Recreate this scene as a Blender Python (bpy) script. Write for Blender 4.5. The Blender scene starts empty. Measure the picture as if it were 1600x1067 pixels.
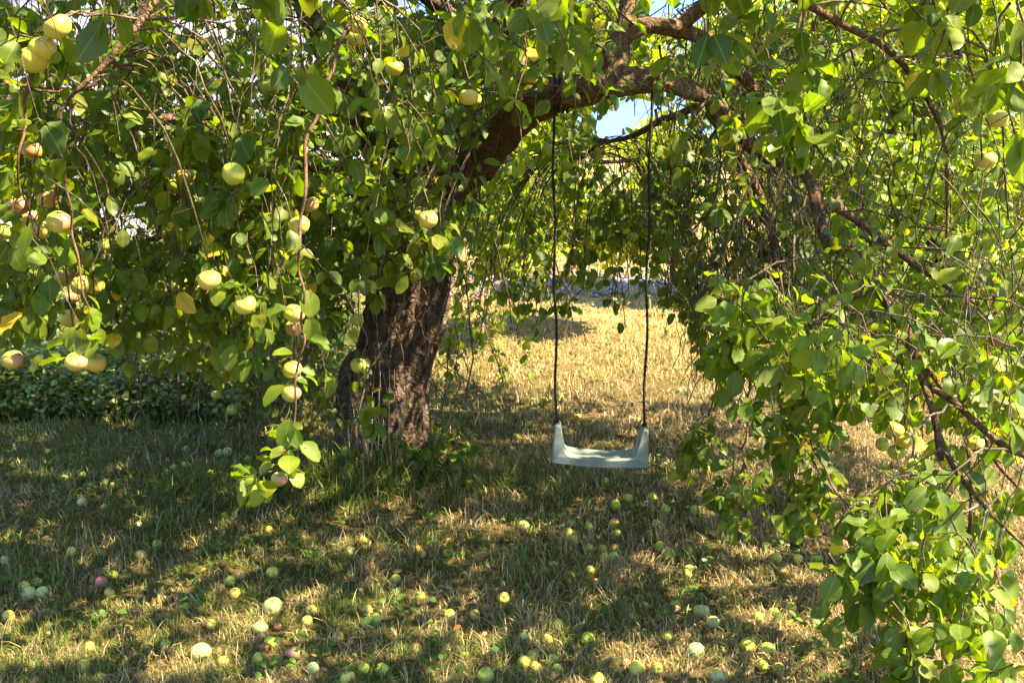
import bpy, math, random
import numpy as np
from mathutils import Vector, Matrix, Quaternion, noise as mnoise

random.seed(7)
rng = np.random.default_rng(7)
C = bpy.context.scene.collection
scene = bpy.context.scene
R = math.radians

# ------------------------------------------------------------------ camera, sky, sun, exposure
CAM_H, PITCH, F = 1.65, 10.5, 1555.0
cd = bpy.data.cameras.new('camera'); cd.lens = 35; cd.sensor_width = 36; cd.clip_end = 2000; cd.clip_start = 0.05
cam = bpy.data.objects.new('camera', cd); C.objects.link(cam)
cam.location = (0, 0, CAM_H); cam.rotation_euler = (R(90 - PITCH), 0, 0)
scene.camera = cam
SUN = Vector((0.60, -0.16, 0.80)).normalized()          # towards the sun
el = math.asin(SUN.z); az = math.atan2(SUN.x, SUN.y)
w = bpy.data.worlds.new('World'); scene.world = w; w.use_nodes = True
nt = w.node_tree; bg = nt.nodes['Background']
sky = nt.nodes.new('ShaderNodeTexSky'); sky.sky_type = 'NISHITA'; sky.sun_disc = False
sky.sun_elevation = el; sky.sun_rotation = az; sky.air_density = 1.0; sky.dust_density = 0.2; sky.ozone_density = 3.0; sky.altitude = 1500
tcw = nt.nodes.new('ShaderNodeTexCoord'); adw = nt.nodes.new('ShaderNodeVectorMath'); adw.operation = 'ADD'; adw.inputs[1].default_value = (0, 0, .75)
now = nt.nodes.new('ShaderNodeVectorMath'); now.operation = 'NORMALIZE'
nt.links.new(tcw.outputs['Generated'], adw.inputs[0]); nt.links.new(adw.outputs[0], now.inputs[0]); nt.links.new(now.outputs[0], sky.inputs['Vector'])
nt.links.new(sky.outputs[0], bg.inputs[0]); bg.inputs[1].default_value = 0.15
ld = bpy.data.lights.new('sun', 'SUN'); ld.energy = 3.9; ld.angle = R(0.53); ld.color = (1.0, 0.90, 0.70)
sun = bpy.data.objects.new('sun', ld); C.objects.link(sun); sun.rotation_euler = SUN.to_track_quat('Z', 'Y').to_euler()
vs = scene.view_settings; vs.view_transform = 'Standard'; vs.look = 'None'; vs.gamma = 1; vs.exposure = 2.55
vs.use_curve_mapping = False
vs.use_white_balance = True; vs.white_balance_temperature = 7500; vs.white_balance_tint = 10
cy = scene.cycles
cy.max_bounces = 7; cy.diffuse_bounces = 4; cy.glossy_bounces = 2; cy.transmission_bounces = 3; cy.transparent_max_bounces = 4
cy.caustics_reflective = False; cy.caustics_refractive = False; cy.sample_clamp_indirect = 6
cy.use_denoising = True

cp, sp = math.cos(R(PITCH)), math.sin(R(PITCH))
def P(px, py, Y):
    """a point of the place at distance Y seen in the direction of photo pixel px, py"""
    a, b = (px - 800) / F, (533.5 - py) / F
    dx, dy, dz = a, cp + b * sp, -sp + b * cp
    t = Y / dy
    return Vector((dx * t, Y, CAM_H + dz * t))
def Gp(px, py, z=0.0):
    a, b = (px - 800) / F, (533.5 - py) / F
    dz = -sp + b * cp
    t = (z - CAM_H) / dz
    return Vector((a * t, (cp + b * sp) * t, z))
def proj(p):
    """numpy Nx3 -> photo pixel x, y, depth along the view"""
    p = np.asarray(p, float)
    dy, dz = p[:, 1], p[:, 2] - CAM_H
    dep = dy * cp - dz * sp
    up = dy * sp + dz * cp
    d = np.where(dep > 0.05, dep, 0.05)
    return 800 + F * p[:, 0] / d, 533.5 - F * up / d, dep

# ------------------------------------------------------------------ object helpers
def link(name, mesh, parent=None, loc=(0, 0, 0)):
    o = bpy.data.objects.new(name, mesh); C.objects.link(o)
    o.location = loc
    if parent: o.parent = parent
    return o
def tag(o, label=None, cat=None, group=None, kind=None):
    if label: o['label'] = label
    if cat: o['category'] = cat
    if group: o['group'] = group
    if kind: o['kind'] = kind
    return o
def empty(name, loc, label, cat, group=None):
    o = bpy.data.objects.new(name, None); C.objects.link(o); o.location = loc; o.empty_display_size = 0.1
    return tag(o, label, cat, group)
def mesh_np(name, verts, faces, mat, smooth=True):
    """faces: list of (k-gon array Nxk)"""
    me = bpy.data.meshes.new(name)
    verts = np.asarray(verts, np.float32)
    if not isinstance(faces, list): faces = [faces]
    faces = [np.asarray(f, np.int32) for f in faces if len(f)]
    loops = np.concatenate([f.ravel() for f in faces])
    tot = np.concatenate([np.full(len(f), f.shape[1], np.int32) for f in faces])
    start = np.concatenate([[0], np.cumsum(tot)[:-1]]).astype(np.int32)
    me.vertices.add(len(verts)); me.vertices.foreach_set('co', verts.ravel())
    me.loops.add(len(loops)); me.loops.foreach_set('vertex_index', loops)
    me.polygons.add(len(tot)); me.polygons.foreach_set('loop_start', start); me.polygons.foreach_set('loop_total', tot)
    if smooth: me.polygons.foreach_set('use_smooth', np.ones(len(tot), bool))
    me.update(calc_edges=True)
    if mat: me.materials.append(mat)
    return me
def set_tint(me, cols):
    a = me.color_attributes.new('tint', 'FLOAT_COLOR', 'POINT')
    c = np.ones((len(me.vertices), 4), np.float32); c[:, :3] = cols
    a.data.foreach_set('color', c.ravel())
def smoothpath(pts, rad, n=6):
    """Catmull-Rom through pts"""
    pts = [Vector(p) for p in pts]; out = []; ro = []
    for i in range(len(pts) - 1):
        p0 = pts[max(i - 1, 0)]; p1 = pts[i]; p2 = pts[i + 1]; p3 = pts[min(i + 2, len(pts) - 1)]
        for k in range(n):
            t = k / n
            out.append(0.5 * ((2 * p1) + (-p0 + p2) * t + (2 * p0 - 5 * p1 + 4 * p2 - p3) * t * t + (-p0 + 3 * p1 - 3 * p2 + p3) * t ** 3))
            ro.append(rad[i] * (1 - t) + rad[i + 1] * t)
    out.append(pts[-1]); ro.append(rad[-1])
    return out, ro
def tube_arrays(pts, rad, sides=6, rough=0.0, seed=0.0, base=0):
    pts = np.asarray([tuple(p) for p in pts], float); n = len(pts)
    tan = np.gradient(pts, axis=0); tan /= np.linalg.norm(tan, axis=1)[:, None] + 1e-9
    ref = np.array([0.31, 0.95, 0.12])
    u = np.cross(tan, ref); u /= np.linalg.norm(u, axis=1)[:, None] + 1e-9
    v = np.cross(tan, u)
    a = np.arange(sides) * 2 * np.pi / sides
    rr = np.asarray(rad)[:, None] * np.ones(sides)[None]
    if rough:
        L = np.concatenate([[0], np.cumsum(np.linalg.norm(np.diff(pts, axis=0), axis=1))])
        for i in range(n):
            for j in range(sides):
                q = Vector((math.cos(a[j]) * 1.6 + seed, math.sin(a[j]) * 1.6, L[i] * 5))
                q2 = Vector((math.cos(a[j]) * 4 + seed, math.sin(a[j]) * 4, L[i] * 9))
                rr[i, j] *= 1 + rough * (mnoise.noise(q) * 1.0 + 0.5 * mnoise.noise(q2))
    V = pts[:, None, :] + rr[:, :, None] * (np.cos(a)[None, :, None] * u[:, None, :] + np.sin(a)[None, :, None] * v[:, None, :])
    V = V.reshape(-1, 3)
    i, j = np.meshgrid(np.arange(n - 1), np.arange(sides), indexing='ij')
    q = np.stack([i * sides + j, i * sides + (j + 1) % sides, (i + 1) * sides + (j + 1) % sides, (i + 1) * sides + j], -1).reshape(-1, 4)
    return V, q + base
def tube_mesh(name, pts, rad, mat, sides=6, rough=0.0, seed=0.0):
    V, q = tube_arrays(pts, rad, sides, rough, seed)
    n = len(pts)
    V = np.vstack([V, [tuple(pts[0])], [tuple(pts[-1])]])
    c0, c1 = len(V) - 2, len(V) - 1
    t0 = [(c0, (j + 1) % sides, j) for j in range(sides)]
    t1 = [(c1, (n - 1) * sides + j, (n - 1) * sides + (j + 1) % sides) for j in range(sides)]
    return mesh_np(name, V, [q, np.array(t0 + t1)], mat)
def box_mesh(name, sx, sy, sz, mat, bev=0.0):
    import bmesh
    bm = bmesh.new(); bmesh.ops.create_cube(bm, size=1)
    bmesh.ops.scale(bm, vec=(sx, sy, sz), verts=bm.verts)
    if bev: bmesh.ops.bevel(bm, geom=bm.edges, offset=bev, segments=1, affect='EDGES')
    me = bpy.data.meshes.new(name); bm.to_mesh(me); bm.free(); me.materials.append(mat); return me

# ------------------------------------------------------------------ materials
def mat_new(name):
    m = bpy.data.materials.new(name); m.use_nodes = True
    n = m.node_tree.nodes; l = m.node_tree.links
    b = n['Principled BSDF']
    return m, n, l, b
def N(n, t, **k):
    x = n.new(t)
    for a, v in k.items():
        if a.startswith('i_'): x.inputs[a[2:]].default_value = v
        else: setattr(x, a, v)
    return x
def ramp(n, stops):
    r = n.new('ShaderNodeValToRGB'); e = r.color_ramp.elements
    while len(e) > 1: e.remove(e[0])
    e[0].position = stops[0][0]; e[0].color = (*stops[0][1], 1)
    for p, c in stops[1:]:
        k = e.new(p); k.color = (*c, 1)
    return r
def mixc(n, l, fac, a, b, blend='MIX'):
    m = n.new('ShaderNodeMix'); m.data_type = 'RGBA'; m.blend_type = blend
    for s, v in ((0, fac), (6, a), (7, b)):
        if hasattr(v, 'links'): l.new(v, m.inputs[s])
        elif s == 0: m.inputs[0].default_value = v
        else: m.inputs[s].default_value = (*v, 1)
    return m.outputs[2]

def leaf_material(name, dark, light, yellow, under, trans=0.42, tcol_gain=2.5, rough=0.42, veins=True):
    """tint.r = dark to light, tint.g = yellowing, tint.b = roughness and spots"""
    m, n, l, b = mat_new(name)
    at = N(n, 'ShaderNodeAttribute', attribute_name='tint')
    se = n.new('ShaderNodeSeparateColor'); l.new(at.outputs['Color'], se.inputs[0])
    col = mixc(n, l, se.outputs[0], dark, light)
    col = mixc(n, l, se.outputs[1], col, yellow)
    tc = N(n, 'ShaderNodeTexCoord')
    ns = N(n, 'ShaderNodeTexNoise', i_Scale=38.0, i_Detail=3.0); l.new(tc.outputs['Object'], ns.inputs['Vector'])
    mr = N(n, 'ShaderNodeMapRange'); l.new(ns.outputs[0], mr.inputs[0]); mr.inputs[1].default_value = .3; mr.inputs[2].default_value = .7; mr.inputs[3].default_value = .78; mr.inputs[4].default_value = 1.22
    mm = n.new('ShaderNodeVectorMath'); mm.operation = 'SCALE'; l.new(col, mm.inputs[0]); l.new(mr.outputs[0], mm.inputs['Scale']); col = mm.outputs[0]
    # brown spots on a few leaves
    ns2 = N(n, 'ShaderNodeTexNoise', i_Scale=95.0, i_Detail=1.0); l.new(tc.outputs['Object'], ns2.inputs['Vector'])
    r2 = ramp(n, [(0.70, (0, 0, 0)), (0.74, (1, 1, 1))]); l.new(ns2.outputs[0], r2.inputs[0])
    col = mixc(n, l, r2.outputs[0], col, (0.13, 0.07, 0.02))
    if veins:
        uv = N(n, 'ShaderNodeUVMap', uv_map='UVMap'); sx = n.new('ShaderNodeSeparateXYZ'); l.new(uv.outputs[0], sx.inputs[0])
        ab = N(n, 'ShaderNodeMath', operation='SUBTRACT'); l.new(sx.outputs[0], ab.inputs[0]); ab.inputs[1].default_value = .5
        ab2 = N(n, 'ShaderNodeMath', operation='ABSOLUTE'); l.new(ab.outputs[0], ab2.inputs[0])
        mid = N(n, 'ShaderNodeMapRange'); l.new(ab2.outputs[0], mid.inputs[0]); mid.inputs[1].default_value = .015; mid.inputs[2].default_value = .045; mid.inputs[3].default_value = 1; mid.inputs[4].default_value = 0
        k = N(n, 'ShaderNodeMath', operation='MULTIPLY'); l.new(ab2.outputs[0], k.inputs[0]); k.inputs[1].default_value = .75
        k2 = N(n, 'ShaderNodeMath', operation='SUBTRACT'); l.new(sx.outputs[1], k2.inputs[0]); l.new(k.outputs[0], k2.inputs[1])
        k3 = N(n, 'ShaderNodeMath', operation='MULTIPLY'); l.new(k2.outputs[0], k3.inputs[0]); k3.inputs[1].default_value = 52
        k4 = N(n, 'ShaderNodeMath', operation='SINE'); l.new(k3.outputs[0], k4.inputs[0])
        sv = N(n, 'ShaderNodeMapRange'); l.new(k4.outputs[0], sv.inputs[0]); sv.inputs[1].default_value = .93; sv.inputs[2].default_value = 1.0; sv.inputs[3].default_value = 0; sv.inputs[4].default_value = .16
        mx = N(n, 'ShaderNodeMath', operation='MAXIMUM'); l.new(mid.outputs[0], mx.inputs[0]); l.new(sv.outputs[0], mx.inputs[1])
        fm = N(n, 'ShaderNodeMath', operation='MULTIPLY'); l.new(mx.outputs[0], fm.inputs[0]); fm.inputs[1].default_value = .55
        col = mixc(n, l, fm.outputs[0], col, (0.20, 0.27, 0.07))
        bp = N(n, 'ShaderNodeBump', i_Strength=.06, i_Distance=.001); l.new(k4.outputs[0], bp.inputs['Height']); l.new(bp.outputs[0], b.inputs['Normal'])
    ge = n.new('ShaderNodeNewGeometry')
    col2 = mixc(n, l, ge.outputs['Backfacing'], col, under)
    fin = mixc(n, l, 0.55, col, col2)
    l.new(fin, b.inputs['Base Color'])
    ro = N(n, 'ShaderNodeMapRange'); l.new(se.outputs[2], ro.inputs[0]); ro.inputs[3].default_value = rough - .08; ro.inputs[4].default_value = rough + .22
    l.new(ro.outputs[0], b.inputs['Roughness']); b.inputs['Specular IOR Level'].default_value = .42
    tr = n.new('ShaderNodeBsdfTranslucent')
    tg = n.new('ShaderNodeVectorMath'); tg.operation = 'MULTIPLY'; l.new(col, tg.inputs[0]); tg.inputs[1].default_value = (tcol_gain * 1.05, tcol_gain * 1.05, tcol_gain * .30)
    l.new(tg.outputs[0], tr.inputs[0])
    ms = n.new('ShaderNodeMixShader'); ms.inputs[0].default_value = trans
    l.new(b.outputs[0], ms.inputs[1]); l.new(tr.outputs[0], ms.inputs[2])
    l.new(ms.outputs[0], n['Material Output'].inputs[0])
    return m
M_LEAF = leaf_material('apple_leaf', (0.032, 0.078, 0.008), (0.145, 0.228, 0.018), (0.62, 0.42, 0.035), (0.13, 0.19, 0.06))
M_LEAF_BACK = leaf_material('sun_painted_leaf', (0.16, 0.21, 0.018), (0.38, 0.44, 0.05), (0.55, 0.42, 0.06), (0.20, 0.27, 0.09), trans=.5, veins=False)  # sunlight put into the colour, far brighter than the apple leaves
M_COVER = leaf_material('ground_cover_leaf', (0.075, 0.110, 0.020), (0.23, 0.27, 0.075), (0.40, 0.36, 0.06), (0.11, 0.15, 0.05), trans=.25, rough=.42, veins=False)
M_WEED = leaf_material('weed_leaf', (0.05, 0.13, 0.02), (0.12, 0.23, 0.035), (0.5, 0.4, 0.05), (0.14, 0.2, 0.08), trans=.35, veins=False)

def blade_material():
    m, n, l, b = mat_new('grass_blade')
    at = N(n, 'ShaderNodeAttribute', attribute_name='tint'); l.new(at.outputs['Color'], b.inputs['Base Color'])
    b.inputs['Roughness'].default_value = .5; b.inputs['Specular IOR Level'].default_value = .3
    tr = n.new('ShaderNodeBsdfTranslucent'); l.new(at.outputs['Color'], tr.inputs[0])
    ms = n.new('ShaderNodeMixShader'); ms.inputs[0].default_value = .3
    l.new(b.outputs[0], ms.inputs[1]); l.new(tr.outputs[0], ms.inputs[2]); l.new(ms.outputs[0], n['Material Output'].inputs[0])
    return m
M_BLADE = blade_material()

def bark_material(name, c1, c2, c3, lichen, scale=1.0, lich=0.62, bump=.9):
    m, n, l, b = mat_new(name)
    tc = N(n, 'ShaderNodeTexCoord'); mp = N(n, 'ShaderNodeMapping'); l.new(tc.outputs['Object'], mp.inputs[0]); mp.inputs['Scale'].default_value = (1, 1, .38)
    n1 = N(n, 'ShaderNodeTexNoise', i_Scale=26 * scale, i_Detail=8.0, i_Roughness=.68); l.new(mp.outputs[0], n1.inputs['Vector'])
    nd = N(n, 'ShaderNodeTexNoise', i_Scale=9.0 * scale, i_Detail=4.0); l.new(tc.outputs['Object'], nd.inputs['Vector'])
    dv = N(n, 'ShaderNodeVectorMath', operation='SCALE'); l.new(nd.outputs['Color'], dv.inputs[0]); dv.inputs['Scale'].default_value = .22 / scale
    da = N(n, 'ShaderNodeVectorMath', operation='ADD'); l.new(mp.outputs[0], da.inputs[0]); l.new(dv.outputs[0], da.inputs[1])
    vo = N(n, 'ShaderNodeTexVoronoi', feature='DISTANCE_TO_EDGE', i_Scale=17 * scale); l.new(da.outputs[0], vo.inputs['Vector'])
    n3 = N(n, 'ShaderNodeTexNoise', i_Scale=4.5 * scale, i_Detail=5.0); l.new(tc.outputs['Object'], n3.inputs['Vector'])
    r = ramp(n, [(.28, c1), (.5, c2), (.72, c3)]); l.new(n1.outputs[0], r.inputs[0])
    rl = ramp(n, [(lich, (0, 0, 0)), (lich + .09, (1, 1, 1))]); l.new(n3.outputs[0], rl.inputs[0])
    n4 = N(n, 'ShaderNodeTexNoise', i_Scale=70 * scale, i_Detail=3.0); l.new(tc.outputs['Object'], n4.inputs['Vector'])
    r4 = ramp(n, [(.42, (0, 0, 0)), (.6, (1, 1, 1))]); l.new(n4.outputs[0], r4.inputs[0])
    ml = N(n, 'ShaderNodeMath', operation='MULTIPLY'); l.new(rl.outputs[0], ml.inputs[0]); l.new(r4.outputs[0], ml.inputs[1])
    col = mixc(n, l, ml.outputs[0], r.outputs[0], lichen)
    rv = ramp(n, [(0.0, (.30, .26, .24)), (.07, (.8, .78, .76)), (.2, (1, 1, 1))]); l.new(vo.outputs[0], rv.inputs[0])
    col = mixc(n, l, .8, col, rv.outputs[0], 'MULTIPLY')
    l.new(col, b.inputs['Base Color']); b.inputs['Roughness'].default_value = .9; b.inputs['Specular IOR Level'].default_value = .2
    ad = N(n, 'ShaderNodeMath', operation='MULTIPLY_ADD'); l.new(vo.outputs[0], ad.inputs[0]); ad.inputs[1].default_value = 2.0; l.new(n1.outputs[0], ad.inputs[2])
    bp = N(n, 'ShaderNodeBump', i_Strength=bump, i_Distance=.02 / scale); l.new(ad.outputs[0], bp.inputs['Height']); l.new(bp.outputs[0], b.inputs['Normal'])
    return m
M_BARK = bark_material('trunk_bark', (.036, .025, .017), (.125, .084, .055), (.26, .185, .125), (.40, .38, .33))
M_LIMB = bark_material('branch_bark', (.045, .030, .020), (.17, .105, .060), (.30, .19, .105), (.38, .34, .25), scale=1.7, lich=.60)
M_TWIG = bark_material('twig_bark', (.06, .042, .030), (.135, .092, .062), (.23, .17, .12), (.36, .35, .29), scale=4, lich=.55, bump=.4)
M_TWIGR = bark_material('young_twig_bark', (.12, .065, .045), (.20, .11, .075), (.30, .19, .13), (.36, .33, .27), scale=5, lich=.7, bump=.3)

def plain(name, col, rough=.6, var=.2, scale=8, spec=.4, bump=0):
    m, n, l, b = mat_new(name)
    tc = N(n, 'ShaderNodeTexCoord'); ns = N(n, 'ShaderNodeTexNoise', i_Scale=scale, i_Detail=5.0); l.new(tc.outputs['Object'], ns.inputs['Vector'])
    a = tuple(c * (1 - var) for c in col); c2 = tuple(min(1, c * (1 + var)) for c in col)
    r = ramp(n, [(.3, a), (.7, c2)]); l.new(ns.outputs[0], r.inputs[0]); l.new(r.outputs[0], b.inputs['Base Color'])
    b.inputs['Roughness'].default_value = rough; b.inputs['Specular IOR Level'].default_value = spec
    if bump:
        bp = N(n, 'ShaderNodeBump', i_Strength=bump, i_Distance=.01); l.new(ns.outputs[0], bp.inputs['Height']); l.new(bp.outputs[0], b.inputs['Normal'])
    return m

def apple_material(name, base, base2, blush, blush_amt, spots, rot=0.0):
    m, n, l, b = mat_new(name)
    tc = N(n, 'ShaderNodeTexCoord'); oi = n.new('ShaderNodeObjectInfo')
    vr = N(n, 'ShaderNodeVectorMath', operation='SCALE'); l.new(oi.outputs['Location'], vr.inputs[0]); vr.inputs['Scale'].default_value = 37.0
    va = N(n, 'ShaderNodeVectorMath', operation='ADD'); l.new(tc.outputs['Object'], va.inputs[0]); l.new(vr.outputs[0], va.inputs[1])
    ns = N(n, 'ShaderNodeTexNoise', i_Scale=1.5, i_Detail=4.0); l.new(va.outputs[0], ns.inputs['Vector'])
    r = ramp(n, [(.35, base), (.68, base2)]); l.new(ns.outputs[0], r.inputs[0])
    # sun-side blush fixed in the fruit's own frame
    sx = n.new('ShaderNodeSeparateXYZ'); l.new(tc.outputs['Object'], sx.inputs[0])
    nb = N(n, 'ShaderNodeTexNoise', i_Scale=3.0, i_Detail=6.0, i_Roughness=.7); l.new(va.outputs[0], nb.inputs['Vector'])
    a1 = N(n, 'ShaderNodeMath', operation='MULTIPLY_ADD'); l.new(sx.outputs[0], a1.inputs[0]); a1.inputs[1].default_value = .55; l.new(nb.outputs[0], a1.inputs[2])
    a2 = N(n, 'ShaderNodeMath', operation='MULTIPLY_ADD'); l.new(sx.outputs[2], a2.inputs[0]); a2.inputs[1].default_value = .35; l.new(a1.outputs[0], a2.inputs[2])
    mr = N(n, 'ShaderNodeMapRange'); l.new(a2.outputs[0], mr.inputs[0]); mr.inputs[1].default_value = .55; mr.inputs[2].default_value = 1.15; mr.inputs[3].default_value = 0; mr.inputs[4].default_value = blush_amt
    col = mixc(n, l, mr.outputs[0], r.outputs[0], blush)
    vo = N(n, 'ShaderNodeTexVoronoi', i_Scale=7.0); l.new(va.outputs[0], vo.inputs['Vector'])
    rs = ramp(n, [(.05, (1, 1, 1)), (.09, (0, 0, 0))]); l.new(vo.outputs['Distance'], rs.inputs[0])
    fs = N(n, 'ShaderNodeMath', operation='MULTIPLY'); l.new(rs.outputs[0], fs.inputs[0]); fs.inputs[1].default_value = spots
    col = mixc(n, l, fs.outputs[0], col, (.30, .22, .08))
    nr = N(n, 'ShaderNodeTexNoise', i_Scale=.9, i_Detail=5.0); l.new(va.outputs[0], nr.inputs['Vector'])
    rr = ramp(n, [(.56 - rot * .3, (0, 0, 0)), (.60 - rot * .3, (1, 1, 1))]); l.new(nr.outputs[0], rr.inputs[0])
    fr = N(n, 'ShaderNodeMath', operation='MULTIPLY'); l.new(rr.outputs[0], fr.inputs[0]); fr.inputs[1].default_value = min(1, rot * 1.6)
    col = mixc(n, l, fr.outputs[0], col, (.22, .09, .03))
    l.new(col, b.inputs['Base Color']); b.inputs['Roughness'].default_value = .38; b.inputs['Specular IOR Level'].default_value = .45
    b.inputs['Subsurface Weight'].default_value = .12; b.inputs['Subsurface Radius'].default_value = (1, .6, .2); b.inputs['Subsurface Scale'].default_value = .008
    return m
AM = {
 'g': apple_material('green_apple_skin', (.36, .46, .055), (.52, .56, .085), (.55, .40, .16), .15, .5),
 'y': apple_material('yellow_apple_skin', (.56, .52, .075), (.68, .60, .12), (.70, .34, .16), .3, .5),
 'p': apple_material('pale_apple_skin', (.42, .47, .15), (.55, .58, .24), (.66, .45, .28), .15, .3),
 'k': apple_material('blushed_apple_skin', (.52, .54, .07), (.62, .59, .12), (.70, .24, .18), .85, .25),
 'r': apple_material('red_apple_skin', (.55, .30, .18), (.62, .22, .16), (.55, .07, .07), 1.0, .3),
 'b': apple_material('rotten_apple_skin', (.30, .15, .06), (.36, .19, .08), (.30, .10, .06), .5, .5, .5),
 'o': apple_material('spoiled_apple_skin', (.58, .46, .09), (.62, .38, .08), (.55, .20, .08), .6, .6, .35),
}
M_STEM = plain('apple_stem', (.12, .075, .035), .8)

# ------------------------------------------------------------------ ground
def sstep(a, b, x): t = np.clip((x - a) / (b - a), 0, 1); return t * t * (3 - 2 * t)
def gh(x, y):
    x = np.asarray(x, float); y = np.asarray(y, float)
    h = 0.014 * np.sin(2.1 * x + .7 * y) * np.cos(1.7 * y - .6 * x) + .010 * np.sin(5.3 * x + 1) * np.sin(4.7 * y + 2)
    h = h + 0.10 * np.exp(-(((x + .75) / .55) ** 2 + ((y - 5.25) / .55) ** 2))     # roots lift the soil round the trunk
    h = h + 1.5 * sstep(10.5, 34, y)
    return h
def ground_mesh():
    xs = np.concatenate([[-600, -250, -100, -50, -25, -14], np.arange(-9, 9.01, .12), [14, 25, 50, 100, 250, 600]])
    ys = np.concatenate([[-300, -60, -15, -6, -2], np.arange(0, 12, .12), np.arange(12, 30, .8), [32, 36, 42, 50, 60, 75, 95, 120, 160, 200, 300, 600, 1200]])
    X, Y = np.meshgrid(xs, ys); Z = gh(X, Y)
    V = np.stack([X, Y, Z], -1).reshape(-1, 3); nx = len(xs); ny = len(ys)
    i, j = np.meshgrid(np.arange(ny - 1), np.arange(nx - 1), indexing='ij')
    q = np.stack([i * nx + j, i * nx + j + 1, (i + 1) * nx + j + 1, (i + 1) * nx + j], -1).reshape(-1, 4)
    m, n, l, b = mat_new('lawn_soil')
    tc = N(n, 'ShaderNodeTexCoord')
    n1 = N(n, 'ShaderNodeTexNoise', i_Scale=.9, i_Detail=6.0); l.new(tc.outputs['Object'], n1.inputs['Vector'])
    n2 = N(n, 'ShaderNodeTexNoise', i_Scale=45, i_Detail=8.0, i_Roughness=.75); l.new(tc.outputs['Object'], n2.inputs['Vector'])
    r1 = ramp(n, [(.3, (.06, .05, .022)), (.5, (.14, .105, .05)), (.72, (.26, .19, .09))]); l.new(n2.outputs[0], r1.inputs[0])
    r2 = ramp(n, [(.35, (.62, .8, .5)), (.65, (1.15, 1.0, .8))]); l.new(n1.outputs[0], r2.inputs[0])
    col = mixc(n, l, .8, r1.outputs[0], r2.outputs[0], 'MULTIPLY')
    # the hay meadow beyond the lawn is bleached
    sx = n.new('ShaderNodeSeparateXYZ'); l.new(tc.outputs['Object'], sx.inputs[0])
    mr = N(n, 'ShaderNodeMapRange'); l.new(sx.outputs[1], mr.inputs[0]); mr.inputs[1].default_value = 7.5; mr.inputs[2].default_value = 11
    r3 = ramp(n, [(.3, (.20, .16, .06)), (.7, (.42, .33, .15))]); l.new(n2.outputs[0], r3.inputs[0])
    col = mixc(n, l, mr.outputs[0], col, r3.outputs[0])
    l.new(col, b.inputs['Base Color']); b.inputs['Roughness'].default_value = .95; b.inputs['Specular IOR Level'].default_value = .1
    bp = N(n, 'ShaderNodeBump', i_Strength=.8, i_Distance=.02); l.new(n2.outputs[0], bp.inputs['Height']); l.new(bp.outputs[0], b.inputs['Normal'])
    return tag(link('ground', mesh_np('ground', V, q, m)), 'shaded lawn of mixed green and dry grass under the apple tree', None, None, 'structure')
ground_mesh()

# gravel path crossing behind the meadow strip
def gravel():
    xs = np.linspace(-14, 14, 113); V = []
    for x in xs:
        yc = 12.6 + .25 * math.sin(x * .5)
        for k, dy in enumerate((-.75, -.4, 0, .3, .6)):
            yy = yc + dy + .12 * math.sin(x * 3.1 + k)
            V.append((x, yy, float(gh(x, yy)) + .02))
    n_ = 5; q = [(i * n_ + j, (i + 1) * n_ + j, (i + 1) * n_ + j + 1, i * n_ + j + 1) for i in range(len(xs) - 1) for j in range(n_ - 1)]
    m = plain('gravel', (.19, .17, .175), .9, .35, 60, .2, .8)
    tag(link('gravel_path', mesh_np('gravel_path', V, np.array(q), m)), 'pale gravel path across the dry meadow behind the swing', None, None, 'structure')
    # loose stones
    n = 2600; x = rng.uniform(-7, 7, n); y = 12.6 + .25 * np.sin(x * .5) + rng.normal(0, .55, n)
    s = rng.uniform(.015, .045, n)
    oc = np.array([(1, 0, 0), (-1, 0, 0), (0, 1, 0), (0, -1, 0), (0, 0, .8), (0, 0, -.8)], float)
    fc = np.array([(0, 2, 4), (2, 1, 4), (1, 3, 4), (3, 0, 4), (2, 0, 5), (1, 2, 5), (3, 1, 5), (0, 3, 5)])
    jit = rng.uniform(.6, 1.3, (n, 6, 1))
    V = oc[None] * jit * s[:, None, None] + np.stack([x, y, gh(x, y) + .025], -1)[:, None]
    Fc = (fc[None] + (np.arange(n) * 6)[:, None, None]).reshape(-1, 3)
    me = mesh_np('gravel_stones', V.reshape(-1, 3), Fc, None, False)
    m2, nn, ll, bb = mat_new('stone'); at = N(nn, 'ShaderNodeAttribute', attribute_name='tint'); ll.new(at.outputs['Color'], bb.inputs['Base Color']); bb.inputs['Roughness'].default_value = .85
    me.materials.append(m2)
    g = rng.uniform(.10, .30, n); c = np.stack([g, g * .96, g * 1.02], -1); set_tint(me, np.repeat(c, 6, 0))
    tag(link('gravel_stones', me), 'loose grey stones scattered over the gravel path', None, None, 'stuff')
gravel()

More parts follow.
